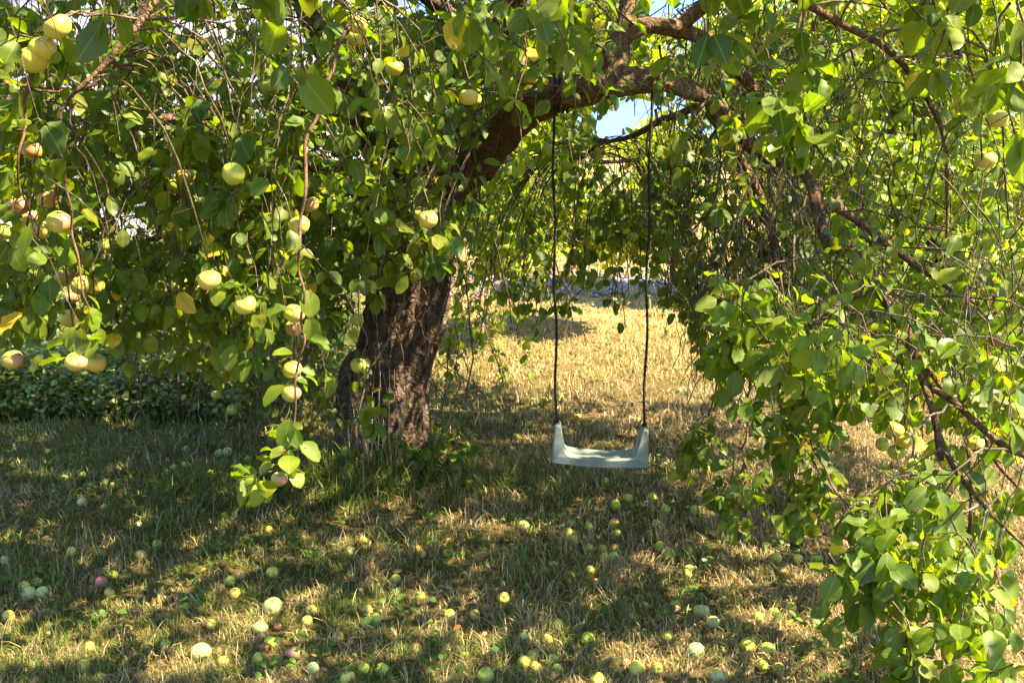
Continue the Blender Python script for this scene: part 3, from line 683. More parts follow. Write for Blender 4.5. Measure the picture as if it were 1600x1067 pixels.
# suckers at the foot of the trunk
for (x, y, d) in ((625, 690, 4.9), (655, 705, 4.85), (680, 690, 4.8), (700, 705, 4.75), (725, 680, 4.8), (665, 725, 4.8), (700, 735, 4.75), (690, 660, 4.9), (640, 720, 4.85), (600, 700, 4.9), (545, 690, 4.85), (530, 655, 4.9), (565, 640, 4.85), (670, 700, 4.9), (700, 680, 4.85), (715, 700, 4.8), (640, 690, 4.95), (690, 740, 4.75), (650, 730, 4.9), (735, 690, 4.9)):
    spray(P(x, y, d), .18, .072, .38, False, .8, (random.uniform(-.3, .5), 0, .5))
    q = P(x, y, d) + Vector((0, 0, -.02)); foot = Vector((q.x * .6 + P(640, 730, 5.0).x * .4, q.y + .08, .05)); TW.append((bez(foot, (foot + q) / 2 + Vector((0, 0, .1)), q, 4, .01), [.004] * 5))

# bare crossing twigs in the dark tangle right of the swing
for _ in range(460):
    x, y = random.gauss(1180, 85), random.uniform(-20, 470)
    p = P(x, y, random.uniform(4.2, 5.8)); ln = random.uniform(.25, .8)
    e = p + Vector((random.gauss(.05, .16), random.gauss(0, .16), -ln)); m_ = (p + e) / 2 + Vector((random.gauss(0, .09), random.gauss(0, .09), random.gauss(0, .05)))
    r = random.choice((.0016, .002, .0025, .003, .004, .006)); n = 9; TW.append((bez(p, m_, e, n, .013), [r * (1 - .5 * i / n) for i in range(n + 1)]))
for _ in range(110):
    x, y = random.uniform(1050, 1600), random.uniform(-20, 520)
    p = P(x, y, random.uniform(3.6, 6.0)); ln = random.uniform(.3, .9)
    e = p + Vector((random.gauss(.1, .3), random.gauss(0, .2), -ln)); m_ = (p + e) / 2 + Vector((random.gauss(0, .12), random.gauss(0, .1), random.gauss(0, .06)))
    r = random.choice((.0016, .0022, .003, .0045)); n = 7; TW.append((bez(p, m_, e, n, .014), [r * (1 - .5 * i / n) for i in range(n + 1)]))
for _ in range(200):
    x, y = random.uniform(180, 760), random.uniform(-20, 560)
    p = P(x, y, random.uniform(4.2, 6.0)); ln = random.uniform(.3, .8)
    e = p + Vector((random.gauss(0, .2), random.gauss(0, .2), -ln)); m_ = (p + e) / 2 + Vector((random.gauss(0, .1), random.gauss(0, .1), 0))
    n = 6; r = random.choice((.002, .003, .004)); TW.append((bez(p, m_, e, n, .012), [r] * (n + 1)))
for _ in range(70):
    x, y = random.uniform(760, 1060), random.uniform(200, 420)
    p = P(x, y, random.uniform(5.4, 6.8)); ln = random.uniform(.2, .5)
    e = p + Vector((random.gauss(0, .15), random.gauss(0, .1), -ln)); n = 5; TW.append((bez(p, (p + e) / 2 + Vector((random.gauss(0, .08), 0, 0)), e, n, .012), [.003] * (n + 1)))

# the crown above and around the frame
cnt = 0
while cnt < 1900:
    u = Vector((random.gauss(0, 1), random.gauss(0, 1), abs(random.gauss(0, 1)))).normalized() * random.uniform(.72, 1.0)
    p = Vector((-.25 + u.x * 3.7, 4.45 + u.y * 3.25, 1.9 + u.z * 2.4))
    x, y, d = proj([tuple(p)])
    if d[0] > .2 and -60 < x[0] < 1660 and -90 < y[0] < 1100: continue
    if (p - Vector((0, 0, 1.65))).length < 1.3: continue
    spray(p, .5, .088, None, False, .9); cnt += 1

cnt = 0  # extra unseen sprays, added to break up the sun on the foreground
while cnt < 260:
    p = Vector((random.uniform(.3, 2.9), random.uniform(1.5, 3.9), random.uniform(2.3, 3.7)))
    x, y, d = proj([tuple(p)])
    if -60 < x[0] < 1660 and -130 < y[0] < 1100: continue
    spray(p, .45, .08, None, False, .9); cnt += 1
# ------------------------------------------------------------------ apples: table of photo positions
# hanging: (px, py, radius px, skin)
HANG = [
 ('top left corner cluster', [(90, 43, 18, 'y'), (67, 77, 17, 'y'), (52, 94, 17, 'y')]),
 ('upper left, below the diagonal branch', [(192, 144, 11, 'g')]),
 ('cluster at the left edge', [(54, 235, 15, 'k'), (30, 320, 14, 'k'), (8, 362, 12, 'g'), (45, 338, 12, 'k'), (75, 310, 14, 'k'), (92, 347, 16, 'k'), (62, 358, 14, 'y')]),
 ('bunch at left above the ground cover', [(101, 434, 13, 'k'), (128, 446, 14, 'y'), (113, 463, 11, 'k'), (149, 447, 12, 'y')]),
 ('far left, alone among leaves', [(168, 384, 13, 'g'), (57, 427, 11, 'g'), (108, 498, 12, 'y')]),
 ('lowest pair of the left bunch', [(120, 565, 15, 'k'), (150, 567, 14, 'y')]),
 ('lowest at the left edge over the ground cover', [(20, 562, 14, 'k')]),
 ('dark leaves left of trunk, close pair', [(290, 276, 13, 'y'), (274, 289, 13, 'g')]),
 ('dark leaves left of trunk', [(364, 272, 16, 'g'), (398, 45, 9, 'g'), (420, 136, 12, 'g'), (300, 318, 9, 'g')]),
 ('stacked pair at the top above the trunk', [(558, 40, 14, 'y'), (558, 61, 13, 'y')]),
 ('upper leaves straight above the trunk', [(616, 107, 13, 'y'), (534, 129, 9, 'g')]),
 ('pair in front of the crook of the trunk', [(732, 152, 14, 'y'), (741, 156, 11, 'y')]),
 ('pair in front of the top of the trunk', [(656, 334, 12, 'y'), (669, 344, 14, 'y')]),
 ('upper part of the long drooping branch', [(485, 320, 13, 'k'), (468, 352, 15, 'y')]),
 ('trio at centre left', [(327, 438, 16, 'y'), (281, 446, 12, 'y'), (312, 451, 12, 'y')]),
 ('leaves left of the drooping branch', [(383, 476, 16, 'y')]),
 ('long drooping branch beside the trunk', [(460, 490, 15, 'k'), (460, 512, 13, 'k'), (463, 533, 9, 'g'), (457, 577, 14, 'k'), (455, 614, 14, 'k'), (446, 687, 13, 'k'), (437, 748, 12, 'k')]),
 ('sprig hanging across the trunk', [(558, 500, 10, 'g'), (560, 571, 12, 'g')]),
 ('low twigs over the lawn left of the trunk', [(338, 617, 7, 'g'), (363, 640, 8, 'g')]),
 ('leaves behind the left swing rope', [(883, 182, 8, 'g'), (895, 195, 8, 'g'), (855, 235, 9, 'g'), (885, 258, 9, 'g')]),
 ('leaves seen between the two swing ropes', [(893, 435, 7, 'g'), (990, 370, 7, 'g'), (957, 305, 6, 'g')]),
 ('top right edge against bright leaves', [(1557, 185, 14, 'y'), (1541, 250, 13, 'y')]),
 ('right edge, one side browned', [(1558, 531, 12, 'o')]),
 ('cluster under the forked branch at right', [(1397, 671, 13, 'y'), (1412, 688, 12, 'y'), (1379, 694, 10, 'g'), (1401, 706, 12, 'g')]),
 ('right side beside the lower fork', [(1525, 693, 11, 'y'), (1586, 641, 13, 'g'), (1353, 505, 11, 'y')]),
]
HPTS = []
for zn, lst in HANG:
    for (x, y, r, s) in lst:
        Y = min(5.6, max(2.75, 47.0 / r)); p = P(x, y, Y); HPTS.append((p, 1.06 * r * (p - Vector((0, 0, CAM_H))).length / F, s, zn, x, y, r))
for (p, rad, s, zn, x, y, r) in HPTS:
    q = p + Vector((0, 0, rad * 1.5))
    rosette(q, (random.uniform(-.5, .5), random.uniform(-.5, .5), .25), random.choice((4, 5, 6)), .078, .62 if s in 'ky' else .4)
    if random.random() < .6 and zn.find('drooping') < 0: carrier(q + Vector((0, 0, .01)), .0028)

# ------------------------------------------------------------------ thinning: where the photograph shows gaps, and where the sun comes through
pos = np.array(LEAF['pos']); ydir = np.array(LEAF['y']); up = np.array(LEAF['up']); size = np.array(LEAF['size']); tint = np.array(LEAF['tint'])
cen = pos + ydir / np.linalg.norm(ydir, axis=1)[:, None] * size[:, None] * .5
X, Yp, D = proj(cen)
keep = np.ones(len(pos), bool)
for (p, rad, s, zn, x, y, r) in HPTS:
    dp = proj([tuple(p)])[2][0]
    near = (D < dp + .03) & (((X - x) ** 2 + (Yp - y) ** 2) < (r + size * F / np.maximum(D, .3) * .27) ** 2)
    if random.random() < .93: keep &= ~near
    else: keep &= ~(near & (rng.random(len(pos)) < .6))
def inpoly(px, py, poly):
    c = np.zeros(len(px), bool); n = len(poly)
    for i in range(n):
        x1, y1 = poly[i]; x2, y2 = poly[(i + 1) % n]
        c ^= ((y1 > py) != (y2 > py)) & (px < (x2 - x1) * (py - y1) / ((y2 - y1) + 1e-9) + x1)
    return c
def thin(poly, prob, dmax=99):
    global keep
    keep &= ~(inpoly(X, Yp, poly) & (D < dmax) & (rng.random(len(pos)) < prob))
SKY_GAP = [(930, 192), (955, 168), (1000, 152), (1008, 165), (1000, 190), (978, 200), (952, 214), (934, 216)]
thin(SKY_GAP, 1.0)
thin([(935, 235), (970, 232), (975, 262), (945, 265)], .9)
thin([(548, 430), (712, 430), (712, 560), (680, 640), (668, 735), (520, 735), (525, 560), (560, 540)], .88, 4.3)
thin([(700, 200), (850, 115), (1000, 95), (1010, 150), (1000, 160), (870, 190), (790, 250), (740, 300), (700, 300)], .62, 5.2)
thin([(855, 120), (880, 120), (884, 680), (856, 680)], .92, 4.2)
thin([(1005, 120), (1026, 120), (1024, 680), (996, 680)], .92, 4.2)
thin([(840, 500), (1060, 480), (1090, 560), (1060, 740), (840, 740)], .98)
thin([(720, 385), (1050, 385), (1060, 500), (720, 600)], .40)
thin([(180, 330), (250, 340), (245, 375), (180, 380)], .8)
thin([(0, 590), (330, 570), (330, 700), (0, 700)], .9)
thin([(0, 640), (500, 640), (500, 1067), (0, 1067)], .0)
thin([(100, 0), (240, 0), (240, 30), (150, 70), (100, 50)], .45)
thin([(0, 110), (150, 105), (160, 165), (0, 165)], .6)
thin([(430, 30), (520, 60), (510, 115), (440, 110)], .3)
thin([(85, 15), (140, 5), (150, 60), (100, 70)], .6)
thin([(1060, 600), (1230, 600), (1230, 660), (1060, 660)], .55)
thin([(1120, 640), (1230, 680), (1240, 1067), (1120, 1067)], .0)
thin([(1075, 820), (1300, 860), (1270, 1067), (1000, 1067)], .9)
thin([(1370, 430), (1440, 520), (1500, 600), (1620, 690), (1620, 760), (1560, 860), (1450, 740), (1420, 600), (1340, 470)], .6, 3.4)
thin([(1180, 230), (1300, 280), (1320, 380), (1400, 440), (1350, 470), (1250, 400), (1180, 300)], .5, 4.3)
# sun shafts
def lit(p, r, prob=.95, tmin=.16):
    global keep
    v = cen - np.array(p); s = np.array(SUN); t = v @ s
    d = np.linalg.norm(v - t[:, None] * s, axis=1)
    keep &= ~((t > tmin) & (d < r + .02) & (rng.random(len(pos)) < prob))
for (x, y, d, r) in ((120, 560, 2.9, .14), (125, 440, 2.9, .16), (70, 330, 2.9, .16), (70, 70, 2.7, .15), (457, 600, 3.0, .11), (445, 700, 3.0, .11), (462, 500, 3.05, .11), (430, 750, 3.0, .10), (385, 540, 3.2, .05),
                     (1250, 190, 2.35, .12), (1590, 120, 1.8, .15), (1380, 830, 2.6, .16), (1450, 770, 2.9, .13), (1500, 900, 2.7, .16), (1330, 560, 3.0, .12), (1420, 560, 3.1, .10), (830, 20, 2.1, .08), (640, 190, 3.0, .09), (1500, 620, 3.2, .2), (1560, 480, 3.4, .2),
                     (668, 450, 5.0, .025), (668, 530, 5.0, .03), (410, 370, 3.2, .05), (1185, 520, 3.2, .07), (20, 560, 2.9, .1), (560, 50, 3.4, .05), (480, 330, 3.1, .07)):
    lit(P(x, y, d), r)
for (p, rad, s_, zn, x, y, r) in HPTS:
    if s_ in 'yk' and random.random() < .8: lit(p, .065, .93, .09)
for (x, y, r) in ((580, 960, .05), (740, 1010, .10), (700, 1050, .10), (850, 1000, .09), (980, 1030, .12), (920, 940, .07), (1090, 1040, .12), (1180, 960, .11), (1250, 900, .10), (1270, 1000, .14), (1180, 860, .10), (1110, 800, .08), (1060, 930, .08), (200, 740, .09), (75, 750, .09), (215, 820, .06), (345, 820, .07), (300, 850, .05), (45, 1030, .10), (540, 850, .07), (500, 865, .06), (430, 680, .12), (340, 1030, .10), (460, 1000, .05),
                  (830, 690, .12), (960, 700, .12), (1180, 690, .22), (1250, 750, .2), (1140, 740, .12), (990, 590, .15), (730, 790, .05), (1330, 960, .16), (1500, 1040, .2), (600, 790, .05), (1010, 870, .05), (150, 1010, .06), (130, 875, .04), (370, 890, .05), (1400, 700, .3), (1000, 640, .05), (830, 830, .03), (620, 1030, .07)):
    lit(Gp(x, y), r * .62, .96)
for (x, y, d, r) in ((1400, 80, 10.8, .8), (1500, 250, 10.4, .8), (1350, 230, 10.8, .6), (1540, 420, 9.9, .6), (1200, 80, 11, .6), (1420, 330, 10.4, .6), (800, 250, 7.5, .5), (830, 200, 8.6, .6), (760, 330, 7.5, .5), (1000, 60, 8, .4), (850, 60, 7, .4)): lit(P(x, y, d), r, .7)
for (x, y, d, r) in ((1210, 500, 3.2, .16), (1300, 520, 3.1, .16), (1400, 560, 3.1, .16), (1300, 580, 3.1, .12), (1150, 560, 3.2, .08), (1460, 470, 3.5, .15), (250, 200, 3.3, .10), (350, 160, 3.3, .08), (420, 420, 3.3, .10), (350, 330, 3.3, .08), (330, 500, 3.2, .12), (150, 250, 3, .12), (240, 100, 3.1, .08), (560, 250, 3.6, .07), (30, 180, 2.8, .15), (1290, 740, 3.2, .10), (1110, 690, 3.3, .08), (1160, 790, 3.1, .08)): lit(P(x, y, d), r, .88, .2)
for (x, y) in ((900, 540), (800, 560), (1000, 560), (1060, 540), (950, 500), (860, 580), (720, 540), (1050, 590)): lit(Gp(x, y), .4, .8)
for (x, y, r) in ((885, 705, .02), (985, 700, .022)): lit(P(x, y, 3.9), r, 1.0)
keep &= ~((X > -30) & (X < 1630) & (Yp > -30) & (Yp < 1090) & (D > 0) & (D < 1.62))
keepi = np.where(keep)[0]
pos, ydir, up, size, tint, cen, X, Yp, D = (a[keepi] for a in (pos, ydir, up, size, tint, cen, X, Yp, D))
rot = frames(ydir, up)
print('leaves', len(pos))

# the 300 leaves that show largest: each a part of its own
inframe = (X > 5) & (X < 1595) & (Yp > 5) & (Yp < 1062) & (D > .5)
facing = np.abs(np.einsum('ni,ni->n', rot[:, :, 2], (cen - np.array([0, 0, CAM_H])) / np.linalg.norm(cen - np.array([0, 0, CAM_H]), axis=1)[:, None]))
score = np.where(inframe, size / np.maximum(D, .5) * (.3 + facing), 0)
big = np.argsort(-score)[:300]
TONES = [(.15, .0, .3), (.4, .0, .5), (.6, .02, .4), (.8, .05, .6), (.95, .12, .5), (.5, .95, .6)]
lib = {}
for vi in range(12):
    for ti, t in enumerate(TONES):
        V, UV, F3, F4 = FINE[vi]
        me = mesh_np('leaf', V, [F3, F4], M_LEAF)
        lp = np.concatenate([F3.ravel(), F4.ravel()]); u = me.uv_layers.new(name='UVMap'); u.data.foreach_set('uv', UV[lp].astype(np.float32).ravel())
        set_tint(me, np.tile(np.array(t), (len(V), 1))); lib[(vi, ti)] = me
for k, i in enumerate(big):
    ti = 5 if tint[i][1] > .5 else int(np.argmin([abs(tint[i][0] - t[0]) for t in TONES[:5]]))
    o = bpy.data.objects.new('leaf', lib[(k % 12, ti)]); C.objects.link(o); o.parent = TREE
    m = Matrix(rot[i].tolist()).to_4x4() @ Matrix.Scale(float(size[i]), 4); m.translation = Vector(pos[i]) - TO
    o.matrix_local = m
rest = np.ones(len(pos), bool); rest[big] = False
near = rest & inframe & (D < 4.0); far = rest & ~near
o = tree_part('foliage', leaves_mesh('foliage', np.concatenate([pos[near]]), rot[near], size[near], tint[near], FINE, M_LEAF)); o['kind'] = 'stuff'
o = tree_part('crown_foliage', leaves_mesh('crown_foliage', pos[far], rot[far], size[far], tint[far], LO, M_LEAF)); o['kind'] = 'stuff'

# twigs: the nearest ones as parts, the others joined
def twig_ok(pts):
    x, y, d = proj([tuple(p) for p in pts])
    if inpoly(x, y, SKY_GAP).sum() > 1: return False
    if (inpoly(x, y, [(840, 500), (1060, 480), (1060, 740), (840, 740)])).sum() > 1: return False
    return True
TW = [t for t in TW if twig_ok(t[0])]
for pts, rad in random.sample(TW, 700):          # side shoots
    i = random.randint(1, len(pts) - 2); a = pts[i]; ax = (pts[i + 1] - pts[i]).normalized(); sd = ax.orthogonal(); sd.rotate(Quaternion(ax, random.uniform(0, 6.28)))
    ln = random.uniform(.06, .22); e = a + (sd * .7 + ax * .7) * ln
    t = (bez(a, a + sd * ln * .6, e, 3, .004), [rad[i] * .7, rad[i] * .6, rad[i] * .5, rad[i] * .35])
    if twig_ok(t[0]): TW.append(t)
def tw_score(t):
    x, y, d = proj([tuple(p) for p in t[0]]); ok = (x > 0) & (x < 1600) & (y > 0) & (y < 1067) & (d > .5)
    return ok.sum() * t[1][0] / max(d.min(), .5)
TW.sort(key=lambda t: -tw_score(t))
for pts, rad in TW[:220]: tree_part('twig', tube_mesh('twig', pts, rad, M_TWIG, 6, .2, random.uniform(0, 30)))
Vs = []; Qs = []; base = 0
for pts, rad in TW[220:]:
    V, q = tube_arrays(pts, rad, 4, 0, 0, base); Vs.append(V); Qs.append(q); base += len(V)
o = tree_part('twigs', mesh_np('twigs', np.vstack(Vs), np.vstack(Qs), M_TWIG)); o['kind'] = 'stuff'
print('twigs', len(TW))

# ------------------------------------------------------------------ apples
def apple_mesh(name, mat, sq=1.0, seed=0):
    rr = random.Random(seed); ns, nr = 20, 15; V = []
    for i in range(nr + 1):
        t = math.pi * i / nr
        for j in range(ns):
            a = 2 * math.pi * j / ns
            r = math.sin(t) * (1 + .05 * math.cos(t)) * (1 + .025 * math.cos(5 * a) * (math.sin(t / 2) ** 4))
            z = math.cos(t) * .98 * sq
            z -= .30 * math.exp(-(t / .38) ** 2); z += .16 * math.exp(-((math.pi - t) / .30) ** 2)
            k = 1 + .03 * math.sin(a * 2 + seed) * math.sin(t)
            dn = 1 + .10 * mnoise.noise(Vector((r * math.cos(a) * .9 + seed, r * math.sin(a) * .9, z * .9))); r *= dn
            V.append((r * math.cos(a) * k, r * math.sin(a), z))
    q = [(i * ns + j, (i + 1) * ns + j, (i + 1) * ns + (j + 1) % ns, i * ns + (j + 1) % ns) for i in range(nr) for j in range(ns)]
    return mesh_np(name, V, np.array(q), mat)
AMESH = {(s, k): apple_mesh('apple', AM[s], .86 + .09 * k, k + 3 * ord(s)) for s in AM for k in range(3)}
def stem_mesh():
    return tube_mesh('stem', [Vector((0, 0, .55)), Vector((.02, 0, .8)), Vector((.06, .02, 1.1)), Vector((.12, .02, 1.45))], [.035, .03, .03, .045], M_STEM, 5)
def calyx_mesh():
    V = [(0, 0, -.70)]; 
    for k in range(10):
        a = k * math.pi / 5; r = .13 if k % 2 == 0 else .05; V.append((r * math.cos(a), r * math.sin(a), -.80 - (.03 if k % 2 == 0 else 0)))
    return mesh_np('calyx', V, np.array([(0, 1 + (k + 1) % 10, 1 + k) for k in range(10)]), M_STEM, False)
STEM = stem_mesh(); CALYX = calyx_mesh()
SKN = {'g': 'green', 'y': 'yellow-green', 'p': 'pale green', 'k': 'pink-blushed', 'r': 'red', 'b': 'rotten brown', 'o': 'brown-patched'}
ORD = ['first', 'second', 'third', 'fourth', 'fifth', 'sixth', 'seventh', 'eighth', 'ninth', 'tenth', 'eleventh', 'twelfth', 'thirteenth', 'fourteenth', 'fifteenth', 'sixteenth', 'seventeenth', 'eighteenth', 'nineteenth', 'twentieth', 'twenty-first', 'twenty-second', 'twenty-third', 'twenty-fourth', 'twenty-fifth']
def make_apple(name, p, rad, skin, rotm, label, group, k, stem=True):
    o = bpy.data.objects.new(name, AMESH[(skin, k % 3)]); C.objects.link(o)
    o.matrix_world = Matrix.Translation(p) @ rotm @ Matrix.Scale(rad, 4)
    tag(o, label, 'apple', group)
    if stem: link('stem', STEM, o)
    c = link('calyx', CALYX, o); c.location.z = .07 if k % 3 else .12
    return o
for zn, lst in HANG:
    mem = [h for h in HPTS if h[3] == zn]
    mem.sort(key=lambda h: h[5])
    for k, (p, rad, s, _, x, y, r) in enumerate(mem):
        which = '' if len(mem) == 1 else (', upper one' if k == 0 else ', lower one') if len(mem) == 2 else ', topmost' if k == 0 else ', lowest' if k == len(mem) - 1 else ', %s from top' % ORD[k]
        e = Matrix.Rotation(random.uniform(.1, .55), 4, 'X') @ Matrix.Rotation(random.gauss(0, .25), 4, 'Y') @ Matrix.Rotation(random.uniform(-.8, .8) - .4, 4, 'Z')
        make_apple('hanging_apple', p, rad, s, e, '%s apple hanging in the %s%s' % (SKN[s], zn, which) if not zn.startswith(('far', 'upper', 'lowest', 'right', 'top', 'low ')) else '%s hanging apple, %s%s' % (SKN[s], zn, which), 'apples hanging on the tree', k)

FALL = """291 702 6 g;343 708 7 p;356 706 8 p;272 732 7 g;292 727 8 g;262 737 5 g;343 742 8 p;329 739 5 g;388 719 7 g;101 748 6 g;130 743 6 g;177 759 5 y;129 785 8 p;75 706 4 g;164 793 6 g;
216 821 7 p;246 851 8 g;112 862 8 y;221 869 10 y;159 866 5 g;546 862 10 p;426 894 10 y;367 927 9 y;360 907 8 g;175 898 9 g;158 909 9 r;171 926 8 y;38 918 10 y;45 927 11 p;66 926 10 p;14 962 9 y;
426 948 15 p;407 980 13 p;487 954 9 y;480 969 7 y;330 975 8 y;423 1003 10 g;457 1020 12 r;314 1019 16 p;131 1041 11 y;489 1043 8 p;543 1060 13 y;574 952 7 y;528 995 8 o;572 972 6 g;596 1044 7 g;156 1059 9 y;259 1007 7 g;8 875 7 p;435 978 8 b;414 1012 8 b;
653 860 9 o;659 867 8 y;678 862 9 b;699 864 7 g;818 822 10 p;817 831 8 b;618 905 9 g;637 906 8 b;657 932 7 g;787 934 10 y;758 951 9 b;742 960 7 y;573 953 7 y;702 959 7 y;820 997 11 p;919 998 12 g;650 1013 8 o;599 1047 10 g;674 1049 8 o;
819 1034 11 y;837 1042 10 y;864 1031 9 g;871 1046 9 y;759 1055 14 g;933 1061 12 y;1087 1017 14 p;1044 994 9 g;995 1044 13 y;1055 946 9 y;1092 956 11 p;969 918 9 y;930 909 8 o;974 903 6 r;1073 897 9 g;1077 890 9 y;1046 866 11 g;1030 854 9 g;
959 857 9 o;922 856 8 g;942 858 8 g;944 871 8 g;959 871 10 g;965 834 8 g;962 790 10 g;981 778 8 g;1019 777 8 g;1039 797 9 g;1026 819 8 y;888 832 8 g;897 847 8 g;919 822 7 g;922 732 7 p;971 735 6 g;946 753 7 g;886 740 7 g;802 742 7 g;753 751 6 g;740 787 6 y;832 725 6 g;
1077 862 8 g;1089 848 8 b;1014 834 7 g;1099 855 8 g;1213 872 9 g;1097 956 12 p;1114 972 11 p;1184 964 9 g;1171 979 8 o;1276 972 8 p;1287 982 8 p;1167 1008 12 g;1198 1015 13 g;1043 996 8 g;1192 1039 10 g;1216 1044 8 g;1121 1058 12 p;1325 1040 9 y;1377 1027 10 g;1364 982 8 g;1570 1009 10 p;1589 1049 12 y;1360 997 6 r;1326 825 10 p;1308 775 8 k;1349 790 7 p;1317 906 9 p;1310 892 8 y;
839 643 5 p;829 645 4 g;985 654 5 g;996 657 6 y;903 651 5 y;827 663 5 g;806 682 6 k;769 624 5 g;1120 628 5 g;1180 640 5 g;1215 668 6 g;1062 610 4 p;880 625 4 g"""
fl = []
for t in FALL.replace('\n', '').split(';'):
    a = t.split(); fl.append((int(a[0]), int(a[1]), int(a[2]), a[3]))
for _ in range(46):
    x, y = random.choice(((random.randint(860, 1120), random.randint(735, 900)), (random.randint(1000, 1330), random.randint(860, 1060)), (random.randint(640, 1000), random.randint(960, 1060)), (random.randint(20, 600), random.randint(800, 1060))))
    if all((x - a[0]) ** 2 + (y - a[1]) ** 2 > 260 for a in fl): fl.append((x, y, random.choice((6, 7, 8, 9)), random.choice('gggyyob')))
zones = {}
for (x, y, r, s) in fl:
    col = 'at the far left' if x < 200 else 'left of the trunk' if x < 430 else 'in front of the trunk' if x < 700 else 'left below the swing' if x < 860 else 'below the swing seat' if x < 1010 else 'right below the swing' if x < 1240 else 'by low right branches'
    row = 'in distant grass' if y < 700 else 'in back lawn' if y < 775 else 'in mid lawn' if y < 880 else 'in near grass' if y < 985 else 'at the bottom edge'
    zones.setdefault((col, row), []).append((x, y, r, s))
AG = []
for (col, row), mem in zones.items():
    mem.sort()
    for k, (x, y, r, s) in enumerate(mem):
        d = (Gp(x, y) - Vector((0, 0, CAM_H))).length; rad = min(.044, max(.020, r * d / F * .94))
        p = Gp(x, y, .0); p = Gp(x, y, float(gh(p.x, p.y)) + rad * .58)
        e = Matrix.Rotation(random.uniform(0, 6.28), 4, 'Z') @ Matrix.Rotation(random.uniform(.3, 2.4), 4, 'X') @ Matrix.Rotation(random.uniform(0, 6.28), 4, 'Z')
        which = '' if len(mem) == 1 else ', leftmost' if k == 0 else ', rightmost' if k == len(mem) - 1 else ', %s from left' % ORD[k]
        make_apple('fallen_apple', p, rad, s, e, '%s apple %s %s%s' % (SKN[s], row, col, which), 'fallen apples in the grass', k, random.random() < .5)
        AG.append((p.x, p.y, rad))
AG = np.array(AG)

